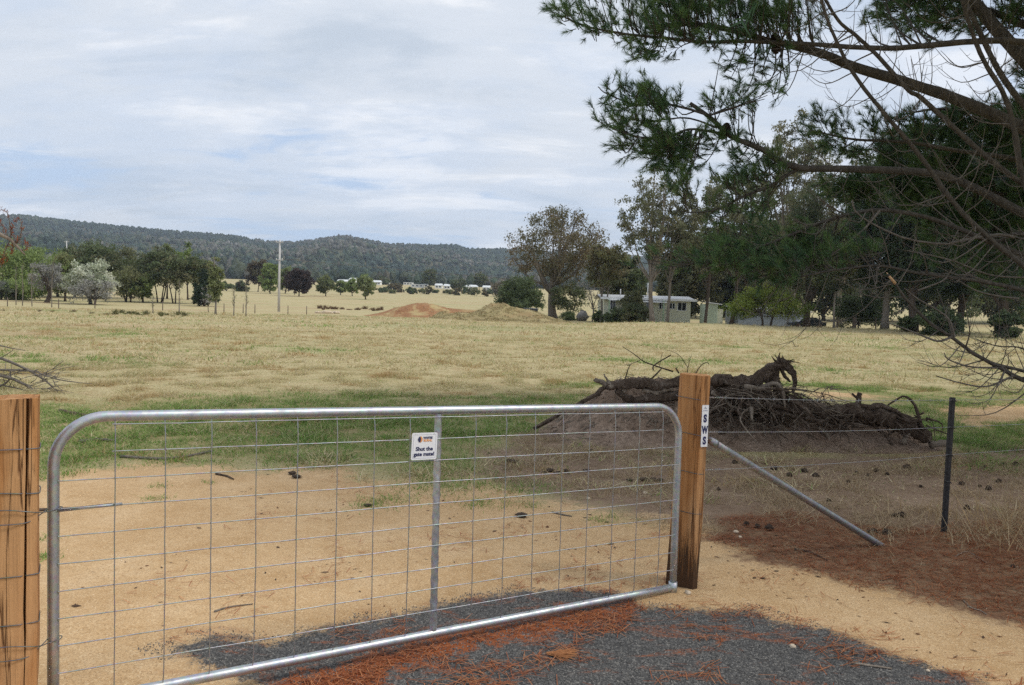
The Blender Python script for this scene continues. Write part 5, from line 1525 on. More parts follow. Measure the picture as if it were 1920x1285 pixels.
    for pts, r0, r1 in (([(-60, 655), (0, 672), (40, 688), (80, 710), (108, 735)], .030, .012), ([(-60, 690), (0, 694), (60, 696), (110, 712), (172, 720)], .024, .006), ([(-60, 700), (0, 705), (40, 718), (72, 738)], .032, .02),
                        ([(-60, 630), (0, 648), (48, 658)], .02, .005), ([(-60, 720), (0, 722), (60, 735)], .02, .008), ([(60, 700), (80, 703), (130, 698)], .008, .003), ([(0, 672), (20, 660), (25, 655)], .008, .003),
                        ([(-20, 735), (15, 715), (20, 695)], .02, .01), ([(85, 712), (105, 708), (112, 697)], .008, .003), ([(-60, 740), (10, 735), (50, 742)], .02, .01)):
        p, r = gnarl(rng, pl(pts, DB, 12), np.linspace(r0, r1, 12), .05); MB().tube(p, r, 6).build('branch', M_DEADTWIG, o, True)
    for k in range(70):
        s = at(rng.uniform(-60, 110), rng.uniform(690, 738), DB + rng.uniform(-.4, .4)); a = rng.uniform(0, 6.28); L = rng.uniform(.15, .55)
        e = s + np.array([math.cos(a) * L, math.sin(a) * L, rng.uniform(-.15, .2)]); e[2] = max(e[2], .02)
        MB().tube(spline([s, (s + e) / 2 + rng.normal(0, .05, 3), e], 6), np.linspace(.008, .003, 6), 4).build('twig', M_DEADTWIG, o, True)


build_stumps()

# sticks and small things lying on the ground
rngs = np.random.default_rng(31)


def ground_stick(label, pts, r, mat=M_DEADTWIG, lift=.0):
    p = np.array([gp(x, y) for x, y in pts]); p[:, 2] = terrain(p[:, 0], p[:, 1]) + r * .8 + lift
    q = spline(p, 12); o = MB().tube(q, np.linspace(r, r * .55, 12) * (1 + rngs.normal(0, .08, 12)), 7).build('fallen_stick', mat, None, True)
    tag(o, label, 'stick', 'sticks lying on the ground')


for lb, pts, r, mt in [('sawn brown log end lying in the green grass behind the gate corner', [(112, 776), (150, 782), (205, 790)], .035, M_ROOT),
                   ('gnarled pale stick lying at the edge of the green grass', [(150, 832), (180, 826), (212, 830)], .026, M_DEADTWIG),
                   ('long bent stick lying across the dirt edge behind the gate', [(225, 858), (300, 862), (350, 858), (398, 848)], .018, M_DEADTWIG),
                   ('short forked stick on the dirt', [(405, 890), (425, 894), (438, 900)], .012, M_ROOT),
                   ('thin brown twig on the bare dirt above the gravel edge', [(402, 1148), (430, 1140), (474, 1134)], .006, M_DEADTWIG),
                   ('pale thin stick lying on the gravel', [(1598, 1246), (1640, 1252), (1672, 1257)], .007, M_ROOTPALE),
                   ('brown twig lying in the needle litter below the stay', [(1490, 1032), (1520, 1038), (1552, 1054)], .009, M_ROOT),
                   ('dark stick under the gate latch rod', [(60, 960), (140, 956), (210, 948)], .014, M_ROOT),
                   ('curled pale twig in the litter under the pine', [(1790, 1044), (1808, 1036), (1825, 1040), (1852, 1058)], .005, M_ROOTPALE),
                   ('looped pale twig at the litter edge', [(1805, 1125), (1820, 1140), (1838, 1146), (1850, 1153)], .005, M_ROOTPALE),
                   ('brown twigs on the dirt in front of the grey soil', [(1035, 962), (1052, 966), (1072, 970)], .008, M_DEADTWIG)]:
    ground_stick(lb, pts, r, mt)


def lump(name, cat, label, pos, size, mat, group, seed, flat=.6, spiky=False):
    rng = np.random.default_rng(seed)
    n, k = 7, 10; v = []
    for i in range(n):
        t = i / (n - 1) * math.pi
        for j in range(k):
            a = j / k * 2 * math.pi; r = 1 + rng.uniform(-.22, .22) + (.25 * ((i + j) % 2) if spiky else 0)
            v.append([math.sin(t) * math.cos(a) * r, math.sin(t) * math.sin(a) * r * .85, math.cos(t) * flat * r])
    v = np.array(v) * size; a = rng.uniform(0, 6.28); ca, sa = math.cos(a), math.sin(a)
    v = np.stack([v[:, 0] * ca - v[:, 1] * sa, v[:, 0] * sa + v[:, 1] * ca, v[:, 2]], -1) + pos
    i = np.arange(n - 1)[:, None] * k; j = np.arange(k)[None]; j2 = (j + 1) % k
    o = MB().add(v, np.stack([i + j, i + k + j, i + k + j2, i + j2], -1).reshape(-1, 4)).build(name, mat, None, not spiky)
    tag(o, label, cat, group)


M_CONE = simple('pine_cone', (0.045, 0.03, 0.022), .9, 0, .4, 40)
M_STONE = simple('pale_stone', (0.58, 0.48, 0.36), .9, 0, .2, 20, bump=.4)
M_DUNG = simple('dry_dung', (0.06, 0.042, 0.03), .95, 0, .3, 30, bump=.5)
CG = 'fallen pine cones under the pine'
cones = [(1375, 870), (1420, 888), (1455, 880), (1480, 893), (1610, 888), (1625, 892), (1640, 884), (1660, 890), (1400, 985), (1420, 990), (1440, 992), (1680, 968), (1690, 972), (1625, 998), (1640, 1000), (1660, 1002), (1730, 915),
         (1800, 908), (1850, 878), (1880, 874), (1900, 872), (1840, 912), (1855, 918), (1505, 885), (1530, 895), (1590, 905), (1700, 880), (1870, 905), (1350, 918), (1465, 915), (1555, 940), (1810, 955), (1900, 1065)]
for i, (px, py) in enumerate(cones):
    p = gp(px + rngs.uniform(-4, 4), py + rngs.uniform(-2, 2)); s = rngs.uniform(.016, .036)
    p[2] = tz(p[0], p[1]) + s * .45
    lump('pine_cone', 'pine cone', 'dark fallen pine cone lying in the litter under the pine', p, s, M_CONE, CG, 700 + i, .75, True)
DG = 'dry dung lumps behind the gate'
for i, (px, py) in enumerate([(1020, 888), (1032, 884), (1045, 888), (1062, 885), (1100, 884), (952, 864), (963, 867), (1208, 902), (1225, 901), (1238, 902), (1108, 845), (1180, 902), (978, 970), (556, 896), (548, 890), (690, 950)]):
    p = gp(px, py); s = rngs.uniform(.03, .055); p[2] = tz(p[0], p[1]) + s * .35
    lump('dung_lump', 'dung', 'dry dark dung lump on the ground behind the gate mesh', p, s, M_DUNG, DG, 740 + i, .28)
for i, (px, py, s, lb) in enumerate([(1486, 1214, .018, 'white pebble lying alone on the dark gravel'), (1290, 1114, .022, 'pale stone against the foot of the strainer post'), (1210, 927, .03, 'pinkish stone on the grey soil behind the gate'),
                                     (1388, 1009, .018, 'pale stone in the litter beside the strainer post'), (1380, 1000, .022, 'grey-white stone pair beside the strainer post'), (1740, 1259, .010, 'tiny white chip near the gravel edge'), (1103, 936, .02, 'round stone on the dirt behind the gate mesh')]):
    p = gp(px, py); p[2] = tz(p[0], p[1]) + s * .3
    lump('stone', 'stone', lb, p, s, M_STONE, 'pale stones on the ground', 770 + i, .65)
# tuft of rust-red needles dropped on the gravel
o = thing('needle_tuft', 'fallen tuft of orange dead needles on the gravel', 'needles', gp(1055, 1232))
mb = MB(); c0 = gp(1030, 1228) + [0, 0, .008]
for k in range(160):
    a = rngs.normal(-.25, .33); L = rngs.uniform(.06, .15); e = c0 + np.array([math.cos(a) * L, math.sin(a) * L * .9, rngs.uniform(0, .02)])
    mb.tube([c0 + rngs.normal(0, .008, 3) * [1, 1, .2], e], .0011, 3, False, (0.50, 0.22, 0.09))
mb.build('needle_bundle', M_NEEDLE, o)

# ------------------------------------------------------------------ the near pine
DP = 10.5
TRUNK = np.array([8.6, 10.2, 0.0])


def trunk_at(z): return TRUNK + np.array([.02 * z, .0, z])


def build_pine():
    rng = np.random.default_rng(55)
    o = thing('pine_tree', 'large near pine with sweeping limbs, dead lower branches and dark needle sprays', 'tree', TRUNK)
    zs = np.linspace(-.2, 14, 20)
    MB().tube([trunk_at(z) + rng.normal(0, .02, 3) for z in zs], np.linspace(.42, .07, 20), 12).build('trunk', M_PINEBARK, o, True)
    # limbs: pixel path from the frame edge outwards, near-end depth, tip depth, thickness in pixels, z where it leaves the trunk
    LIMB = {
     'A': ([(1990, 275), (1920, 242), (1800, 190), (1700, 155), (1600, 125), (1540, 100), (1480, 85), (1440, 76), (1370, 56), (1300, 45), (1215, 50)], 10.0, 9.6, 27, 8),
     'B': ([(1960, 90), (1890, 76), (1800, 79), (1700, 88), (1620, 88), (1500, 80), (1400, 76), (1320, 78), (1240, 70), (1170, 63), (1100, 50), (1050, 30)], 9.4, 9.2, 14, 3),
     'C': ([(1990, 440), (1920, 402), (1860, 370), (1800, 342), (1740, 325), (1650, 320), (1560, 318), (1500, 316), (1460, 302), (1430, 281), (1370, 255), (1340, 226), (1315, 206), (1296, 193)], 9.8, 9.4, 19, 8),
     'C2': ([(1380, 256), (1330, 246), (1290, 244), (1250, 257), (1200, 258), (1150, 243), (1110, 222)], 9.42, 9.3, 5, 2),
     'C3': ([(1330, 217), (1280, 202), (1240, 195), (1190, 197), (1140, 178), (1122, 165)], 9.4, 9.3, 5, 2),
     'C4': ([(1500, 316), (1470, 332), (1440, 350), (1390, 370), (1350, 390), (1310, 398), (1270, 396)], 9.6, 9.3, 7, 2),
     'C5': ([(1345, 240), (1290, 222), (1230, 226), (1170, 222)], 9.4, 9.25, 4, 2),
     'D': ([(1990, 405), (1920, 347), (1860, 302), (1800, 250), (1725, 182), (1700, 166), (1640, 98), (1600, 62), (1572, 40), (1545, 0), (1530, -30)], 9.2, 8.6, 12, 5),
     'E': ([(1990, 560), (1920, 497), (1850, 440), (1790, 380), (1740, 310), (1700, 258), (1660, 212), (1600, 135), (1562, 60), (1540, 0), (1532, -30)], 8.9, 8.3, 12, 5),
     'F': ([(1960, 420), (1918, 330), (1905, 250), (1885, 180), (1850, 120), (1828, 70), (1812, 20), (1800, -30)], 9.0, 8.4, 12, 7),
     'F2': ([(1990, 270), (1920, 195), (1885, 150), (1862, 110), (1838, 60), (1815, 10), (1800, -30)], 9.6, 9.2, 14, 8),
     'G': ([(2000, 190), (1920, 108), (1870, 55), (1830, 5), (1790, -50)], 10.6, 10.4, 34, 22),
     'G2': ([(1990, 70), (1920, 45), (1870, 25), (1810, 5), (1740, -25)], 11, 11, 20, 10),
     'H': ([(1990, 520), (1920, 480), (1850, 450), (1790, 425), (1720, 402), (1650, 393), (1600, 398), (1540, 415), (1480, 438), (1430, 458), (1380, 470), (1330, 485)], 9.4, 9.0, 12, 3),
     'I': ([(1990, 560), (1920, 543), (1860, 530), (1800, 520), (1720, 510), (1660, 498), (1620, 497), (1550, 506), (1500, 515), (1460, 512)], 9.0, 8.8, 9, 2.5),
     'J': ([(1990, 730), (1920, 712), (1880, 690), (1830, 662), (1785, 630), (1740, 600), (1700, 560), (1680, 532), (1665, 512)], 8.6, 8.3, 11, 4),
     'J2': ([(1980, 722), (1920, 694), (1880, 684), (1855, 676)], 8.7, 8.5, 8, 6),
     'K': ([(1980, 690), (1920, 655), (1870, 650), (1830, 636)], 9.6, 9.5, 4, 2),
     'L': ([(1990, 480), (1920, 440), (1895, 440), (1870, 452)], 9.2, 9.1, 9, 7),
     'Q': ([(1990, 330), (1900, 300), (1800, 285), (1700, 268), (1600, 262), (1520, 245)], 13.2, 12.6, 14, 3),
     'R': ([(1990, 390), (1900, 370), (1800, 350), (1700, 345), (1620, 350)], 14.2, 13.8, 14, 3),
     'S': ([(1990, 240), (1920, 230), (1840, 215), (1760, 205), (1690, 215)], 13.8, 13.5, 14, 3),
    }
    limbs = {}
    for k, (pts, d0, d1, w0, w1) in LIMB.items():
        dep = np.linspace(d0, d1, len(pts))
        p = np.array([at(x, y, d) for (x, y), d in zip(pts, dep)])
        if k[0] in 'C' and len(k) == 2:
            full = p
        else:
            # run on to the trunk
            d = p[0] - p[1]; d /= np.linalg.norm(d)
            zt = float(np.clip(p[0][2] + d[2] * 1.2, .5, 9)); full = np.vstack([trunk_at(zt), (trunk_at(zt) + p[0]) / 2 + [0, 0, (p[0][2] - zt) * .1], p])
        n = len(full) * 5
        q = spline(full, n)
        q = q + np.cumsum(rng.normal(0, .003, q.shape), 0) * .5
        dmean = (d0 + d1) / 2
        wv = np.interp(np.linspace(0, 1, n), [0, .25, 1], [w0 * 1.0, w0 * .88, w1 * .85]) / 2 / F_PX * dmean
        wv *= 1 + rng.normal(0, .03, n)
        MB().tube(q, wv, 8).build('limb', M_PINEBARK, o, True)
        limbs[k] = (q, wv)
    # the fresh broken tip of limb J
    q = limbs['J'][0]
    m = simple('fresh_splinter', (0.62, 0.40, 0.22), .8)
    MB().tube(np.array([q[-6], q[-3], q[-1] + (q[-1] - q[-3]) * .3]), [.016, .014, .003], 7).build('broken_tip', m, o, True)

    needles = MB(); twigs = MB(); dead = MB()
    NG = np.array([(0.115, 0.20, 0.07), (0.085, 0.155, 0.065), (0.14, 0.215, 0.075), (0.065, 0.13, 0.065)])

    def shoots(S, D, L, nn, nl=.115, nw=.0042, tint=1.0):
        n = len(S); D = D / (np.linalg.norm(D, axis=1)[:, None] + 1e-9)
        t = rng.uniform(.12, 1.0, (n, nn)) ** .8
        b = S[:, None] + D[:, None] * (L[:, None] * t)[..., None]
        r = rng.normal(0, 1, (n, nn, 3)); r -= (r * D[:, None]).sum(-1, keepdims=True) * D[:, None]
        r /= np.linalg.norm(r, axis=-1, keepdims=True) + 1e-9
        nd = D[:, None] * rng.uniform(.55, 1.15, (n, nn, 1)) + r * rng.uniform(.3, .75, (n, nn, 1)); nd[..., 2] -= .06
        nd /= np.linalg.norm(nd, axis=-1, keepdims=True)
        ln = nl * rng.uniform(.65, 1.15, (n, nn, 1))
        tip = b + nd * ln
        side = np.cross(nd, rng.normal(0, 1, (n, nn, 3))); side /= np.linalg.norm(side, axis=-1, keepdims=True) + 1e-9
        side *= nw / 2
        v = np.stack([b - side, b + side, tip], 2).reshape(-1, 3)
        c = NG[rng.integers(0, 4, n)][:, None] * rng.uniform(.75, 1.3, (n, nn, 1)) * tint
        c = np.repeat(c.reshape(-1, 3), 3, 0)
        needles.add(v, None, np.arange(len(v)).reshape(-1, 3), c)
        for s, d, l in zip(S, D, L): twigs.tube([s, s + d * l], [.006, .0025], 3, False)

    allk = [k for k in limbs]
    def clump(px, py, dep, keys, nsh, nn=52, spread=.2, tint=1.0, nl=.105, nw=.0048, reach=2.4):
        c = at(px, py, dep)
        best = None
        for k in keys:
            q = limbs[k][0]; dd = np.linalg.norm(q - c, axis=1) + .6 * np.maximum(0, c[0] - q[:, 0] + .12)
            i = int(np.argmin(dd))
            if best is None or dd[i] < best[0]: best = (dd[i], q[i], limbs[k][1][i])
        st = best[1]; L = np.linalg.norm(c - st)
        if L > .12:
            bp = spline([st, st + (c - st) * .5 + rng.normal(0, .05 * L, 3) + [0, 0, -.07 * L], c], 7)
            twigs.tube(bp, np.linspace(min(best[2] * .7, .006 + .007 * L), .004, 7), 4, False)
            axis = (bp[-1] - bp[-3]); axis /= np.linalg.norm(axis)
            f = rng.uniform(.45, 1, nsh); S = np.array([bp[min(6, int(x * 6.99))] for x in f]) + rng.normal(0, spread * .25, (nsh, 3))
        else:
            axis = np.array([-.8, 0, .3]); S = c + rng.normal(0, spread * .4, (nsh, 3))
        D = axis * .55 + rng.normal(0, .45, (nsh, 3)) + np.array([-.30, 0, .45])
        shoots(S, D, rng.uniform(.08, .22, nsh), nn, nl, nw, tint)

    def fill(poly, count, dep, keys, nsh=6, **kw):
        poly = np.array(poly, float); lo, hi = poly.min(0), poly.max(0); got = 0
        while got < count:
            x, y = rng.uniform(lo[0], hi[0]), rng.uniform(lo[1], hi[1])
            if sdist(poly, np.array([x]), np.array([y]))[0] > 0:
                clump(x, y, dep + rng.normal(0, .35), keys, nsh, **kw); got += 1
    up = ['A', 'B']
    fill([(1030, -10), (1045, 40), (1080, 78), (1120, 70), (1190, 62), (1215, 30), (1205, -10)], 26, 9.2, ['B'], 5)
    fill([(1205, -40), (1195, 50), (1180, 92), (1215, 110), (1260, 100), (1330, 92), (1400, 85), (1450, 60), (1500, -40)], 105, 9.4, up, 6)
    fill([(1175, 105), (1200, 120), (1240, 112), (1260, 95), (1220, 98)], 8, 9.4, up, 4)
    fill([(1480, -20), (1440, 60), (1480, 95), (1530, 80), (1545, 30), (1530, -20)], 22, 9.4, up, 4, nn=45)
    fill([(1340, 110), (1355, 150), (1380, 190), (1450, 195), (1480, 165), (1470, 120), (1420, 100)], 22, 9.4, ['A', 'C3'], 4, nn=50)
    fill([(1130, 165), (1125, 190), (1160, 215), (1250, 215), (1310, 205), (1290, 180), (1230, 172), (1180, 160)], 30, 9.3, ['C3', 'C5'], 5)
    fill([(1112, 212), (1120, 238), (1180, 255), (1250, 262), (1260, 240), (1180, 225)], 18, 9.3, ['C2', 'C5'], 5)
    fill([(1145, 262), (1150, 285), (1190, 290), (1250, 285), (1280, 262), (1220, 258)], 16, 9.3, ['C2'], 5)
    fill([(1220, 270), (1230, 320), (1290, 335), (1340, 300), (1400, 290), (1420, 270), (1370, 250), (1300, 255)], 34, 9.4, ['C2', 'C'], 6, nn=60)
    fill([(1230, 320), (1260, 350), (1300, 345), (1300, 320)], 8, 9.4, ['C2', 'C4'], 4, nn=50)
    fill([(1340, 300), (1360, 350), (1430, 345), (1480, 320), (1440, 290)], 26, 9.5, ['C', 'C4'], 5, nn=45)
    fill([(1330, 180), (1330, 215), (1400, 230), (1430, 200)], 10, 9.4, ['C3', 'C'], 4, nn=50)
    fill([(1380, 390), (1280, 400), (1330, 430), (1420, 420), (1470, 390)], 14, 9.4, ['C4'], 4, nn=45)
    fill([(1340, 455), (1290, 495), (1400, 520), (1500, 520), (1560, 480), (1520, 430), (1440, 440)], 70, 9.1, ['H', 'I'], 6, nn=50)
    fill([(1180, 490), (1230, 500), (1290, 520), (1330, 500), (1290, 470), (1220, 465)], 8, 9.2, ['H'], 3, nn=40)
    fill([(1560, 430), (1560, 500), (1640, 500), (1680, 440), (1620, 420)], 14, 9.1, ['H', 'I'], 4, nn=40)
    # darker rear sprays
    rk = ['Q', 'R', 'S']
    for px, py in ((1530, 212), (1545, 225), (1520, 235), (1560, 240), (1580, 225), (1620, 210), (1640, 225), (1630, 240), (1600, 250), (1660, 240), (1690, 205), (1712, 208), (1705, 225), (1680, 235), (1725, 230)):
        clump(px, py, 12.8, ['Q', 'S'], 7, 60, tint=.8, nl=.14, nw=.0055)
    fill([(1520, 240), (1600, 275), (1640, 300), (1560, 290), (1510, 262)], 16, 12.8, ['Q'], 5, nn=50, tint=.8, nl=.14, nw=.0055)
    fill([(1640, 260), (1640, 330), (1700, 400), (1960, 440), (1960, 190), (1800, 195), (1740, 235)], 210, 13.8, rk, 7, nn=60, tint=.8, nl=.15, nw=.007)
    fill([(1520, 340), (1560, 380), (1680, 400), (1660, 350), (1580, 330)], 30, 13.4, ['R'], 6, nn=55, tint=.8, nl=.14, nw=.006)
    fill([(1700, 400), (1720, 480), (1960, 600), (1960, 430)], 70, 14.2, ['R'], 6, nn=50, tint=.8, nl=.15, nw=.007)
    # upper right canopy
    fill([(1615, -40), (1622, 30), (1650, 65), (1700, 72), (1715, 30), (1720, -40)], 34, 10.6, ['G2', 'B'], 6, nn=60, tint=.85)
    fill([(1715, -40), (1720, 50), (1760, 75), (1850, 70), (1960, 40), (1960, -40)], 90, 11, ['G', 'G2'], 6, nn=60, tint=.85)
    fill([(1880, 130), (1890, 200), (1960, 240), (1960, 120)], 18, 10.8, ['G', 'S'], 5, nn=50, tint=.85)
    needles.build('needles', M_NEEDLE, o)
    # cones held on the limbs
    for px, py, s in ((1362, 243, .058), (1355, 252, .05), (1455, 90, .055), (1452, 72, .045)):
        c = at(px, py, 9.35); mb = MB()
        for i in range(9):
            for j in range(9):
                t = (i + .5) / 9 * math.pi; a = (j + (i % 2) * .5) / 9 * 2 * math.pi
                d = np.array([math.sin(t) * math.cos(a), math.sin(t) * math.sin(a), math.cos(t) * 1.25])
                p0 = c + d * s * .55; p1 = c + d * s * 1.1
                mb.tube([p0, p1], [s * .22, s * .10], 4)
        mb.build('cone', M_CONE, o)
    # bare dead twigs springing from the lower and middle limbs

    def spray(k, f0, f1, count, Lr, droop, curl):
        q, wv = limbs[k]
        for _ in range(count):
            i = int(len(q) * rng.uniform(f0, f1)); i = min(max(i, 1), len(q) - 2)
            ax = q[min(i + 2, len(q) - 1)] - q[i - 1]; ax /= np.linalg.norm(ax)
            side = rng.normal(0, 1, 3); side -= side.dot(ax) * ax; side /= np.linalg.norm(side)
            L = rng.uniform(*Lr)
            d = ax * rng.uniform(.3, .9) + side * .9; d /= np.linalg.norm(d)
            e1 = q[i] + d * L * .5 + [0, 0, -droop * L * .25]; e2 = q[i] + d * L * .85 + ax * L * .15 + np.array([0, 0, -droop * L * .35 + curl * L * .3])
            p = spline([q[i], e1, e2], 9)
            r0 = min(wv[i] * .5, .004 + .005 * L)
            dead.tube(p, np.linspace(r0, .0022, 9), 4, False)
            for _k in range(rng.integers(2, 6)):
                j = rng.integers(2, 8); a2 = p[j] - p[j - 1]; a2 /= np.linalg.norm(a2) + 1e-9
                dd = a2 * .6 + rng.normal(0, .5, 3); dd /= np.linalg.norm(dd); l2 = L * rng.uniform(.15, .45)
                dead.tube(spline([p[j], p[j] + dd * l2 * .5 + [0, 0, -.06 * l2], p[j] + dd * l2 + [0, 0, .12 * l2]], 5), np.linspace(.0035, .0015, 5), 3, False)
    spray('D', .25, .95, 26, (.3, 1.1), .7, .7)
    spray('E', .2, .95, 34, (.3, 1.2), .7, .7)
    spray('F', .2, .9, 18, (.3, 1.0), .5, .8)
    spray('F2', .2, .9, 12, (.3, .9), .5, .8)
    spray('H', .1, .85, 30, (.3, 1.2), .5, .5)
    spray('I', .1, .95, 30, (.3, 1.2), .7, .5)
    spray('J', .15, .95, 26, (.3, 1.0), .4, .4)
    spray('J2', .3, .95, 14, (.3, .9), .5, .5)
    spray('K', .2, .95, 14, (.3, .9), .4, .4)
    spray('L', .3, .95, 12, (.4, 1.2), .5, .5)
    spray('A', .2, .75, 26, (.3, .9), .6, .3)
    spray('C', .2, .75, 22, (.3, .9), .6, .3)
    for pts, w0, w1, d in (([(1902, 445), (1870, 440), (1800, 452), (1770, 458), (1700, 448), (1640, 422), (1605, 398), (1598, 375)], 6, 3, 9.0), ([(1960, 520), (1900, 520), (1850, 514), (1790, 490), (1740, 478), (1700, 470)], 4, 2, 8.9),
                           ([(1650, 395), (1620, 430), (1590, 455), (1550, 485), (1510, 505)], 5, 2, 9.0), ([(1785, 632), (1760, 640), (1730, 630), (1700, 618), (1650, 600)], 5, 2, 8.4), ([(1790, 632), (1780, 600), (1755, 580), (1720, 560), (1695, 540)], 4, 2, 8.4),
                           ([(1900, 705), (1850, 725), (1800, 718), (1755, 705)], 4, 2, 8.5), ([(1870, 690), (1820, 688), (1780, 675), (1770, 662)], 4, 2, 8.5), ([(1910, 560), (1870, 555), (1830, 545), (1795, 525)], 4, 2, 8.8),
                           ([(1670, 497), (1655, 512), (1630, 520), (1600, 525)], 3, 2, 8.9), ([(1720, 545), (1740, 538), (1770, 525), (1785, 505)], 4, 2, 8.6)):
        p = pl(pts, d, 16); dead.tube(p, np.linspace(w0, w1, 16) / 2 / F_PX * d, 5, False)
    # the rest of the crown, round and above the frame: shades the ground at the right
    n = 1150
    rr = np.sqrt(rng.uniform(0, 1, n)); a = rng.uniform(0, 2 * math.pi, n); z = rng.uniform(4.6, 13.5, n)
    rad = 7.6 * np.clip(1.15 - ((z - 4.6) / 9.6) ** 1.3, .1, 1)
    pos = trunk_at(0) + np.stack([np.cos(a) * rr * rad, np.sin(a) * rr * rad, z], -1)
    ok = np.ones(n, bool)
    for i in range(n):
        v = CR.T @ (pos[i] - [0, 0, CAM_Z])
        if v[2] < -0.1:
            px, py = CX + F_PX * v[0] / -v[2], CY - F_PX * v[1] / -v[2]
            if px < 2080 and py > -230 and px > -250: ok[i] = False
    pos = pos[ok]
    up_n = MB()
    for zz in np.linspace(4.8, 12.5, 26):
        aa = zz * 7.3; rl = 7.0 * max(.15, 1.1 - ((zz - 4.6) / 9.6) ** 1.3)
        e = trunk_at(zz) + np.array([math.cos(aa) * rl, math.sin(aa) * rl, rl * .18])
        v = CR.T @ (e - [0, 0, CAM_Z])
        px, py = (CX + F_PX * v[0] / -v[2], CY - F_PX * v[1] / -v[2]) if v[2] < -.1 else (5000, 0)
        if px < 1960 and py > -60: continue
        MB().tube(spline([trunk_at(zz - .3), (trunk_at(zz) + e) / 2 + [0, 0, -.2], e], 10), np.linspace(.09, .02, 10), 6).build('limb', M_PINEBARK, o, True)
    ns = 18
    S = np.repeat(pos, ns, 0) + rng.normal(0, .33, (len(pos) * ns, 3)); D = rng.normal(0, .7, S.shape) + [0, 0, .4]
    needles2 = needles; needles = MB()
    tw_keep = twigs; twigs_local = MB()
    n = len(S); D /= np.linalg.norm(D, axis=1)[:, None]; nn = 14
    b = S[:, None] + D[:, None] * rng.uniform(0, .3, (n, nn, 1))
    nd = D[:, None] * .8 + rng.normal(0, .5, (n, nn, 3)); nd /= np.linalg.norm(nd, axis=-1, keepdims=True)
    side = np.cross(nd, rng.normal(0, 1, (n, nn, 3))); side /= np.linalg.norm(side, axis=-1, keepdims=True) + 1e-9
    v = np.stack([b - side * .012, b + side * .012, b + nd * .2], 2).reshape(-1, 3)
    c = np.repeat((NG[rng.integers(0, 4, n)][:, None] * np.ones((1, nn, 1))).reshape(-1, 3), 3, 0)
    up_n.add(v, None, np.arange(len(v)).reshape(-1, 3), c).build('crown', M_NEEDLE, o)
    twigs.build('twigs', M_PINEBARK, o, True)
    dead.build('dead_twigs', M_DEADTWIG, o, True)


build_pine()


# dead red-leaved branch reaching in at the left edge
def build_left_branch():
    rng = np.random.default_rng(66)
    D = 7.4
    base = np.array([-6.6, 7.9, 0.0])
    o = thing('dead_tree', 'dead tree whose grey branch with rust-red leaves reaches in over the paddock', 'tree', base)
    s0 = at(-40, 425, D)
    MB().tube(spline([base + [0, 0, -.2], base + [.1, 0, 1.4], base + [.2, -.1, 3.4]], 10), np.linspace(.14, .06, 10), 9).build('trunk', M_DEADTWIG, o, True)
    lp = np.vstack([spline([base + [.15, -.05, 2.2], (base + s0) / 2 + [0, 0, 1.2], s0], 6), pl([(-40, 425), (0, 440), (20, 450), (35, 465), (47, 478)], D, 12)[1:]])
    MB().tube(lp, np.linspace(.035, .006, len(lp)), 7).build('limb', M_ROOTPALE, o, True)
    red = []
    for pts in ([(18, 449), (5, 425), (-6, 405)], [(20, 450), (19, 428), (14, 400), (2, 393)], [(18, 452), (10, 470), (2, 492)], [(30, 458), (38, 442), (41, 425), (36, 410), (28, 415)], [(40, 470), (50, 466), (52, 458), (46, 452)],
                [(22, 452), (24, 465), (22, 475)], [(30, 455), (22, 435), (24, 422)]):
        p = pl(pts, D, 8); MB().tube(p, np.linspace(.006, .003, 8), 5).build('twig', M_DEADTWIG, o, True); red.append(p[2:])
    pts = np.vstack(red); pts = np.repeat(pts, 5, 0) + rng.normal(0, .007, (len(pts) * 5, 3))
    pts = np.vstack([pts, np.array([at(6, 484, D)] * 30) + rng.normal(0, .022, (30, 3)) * [.6, 1, 1.6], np.array([at(34, 450, D)] * 24) + rng.normal(0, .014, (24, 3)) * [.6, 1, 1.6]])
    v, t, c = leaf_cards(rng, pts, .045, pick(rng, [(0.30, 0.075, 0.03), (0.24, 0.055, 0.025), (0.36, 0.12, 0.05)], len(pts)), .12, 1.5)
    MB().add(v, None, t, c).build('dead_leaves', M_LEAF, o)


build_left_branch()

# ------------------------------------------------------------------ buildings
M_CREAM = simple('cream_weatherboard', (0.66, 0.66, 0.52), .8, 0, .06, .8)
M_PALEGREEN = simple('pale_green_board', (0.50, 0.58, 0.46), .8, 0, .08, .8)
M_FASCIA = simple('white_fascia', (0.78, 0.80, 0.82), .6, 0, .04, 1)
M_ROOFM = simple('grey_metal_roof', (0.48, 0.49, 0.50), .5, .3, .1, .8)
M_SHEDGREY = simple('grey_colorbond', (0.27, 0.31, 0.36), .5, .2, .08, .6)
M_GREENPOST = simple('green_post', (0.34, 0.46, 0.30), .7)


def glass_material():
    m = Mat('window_glass'); m.base((0.02, 0.025, 0.03), .08, 0, .8); return m.m


M_GLASS = glass_material()


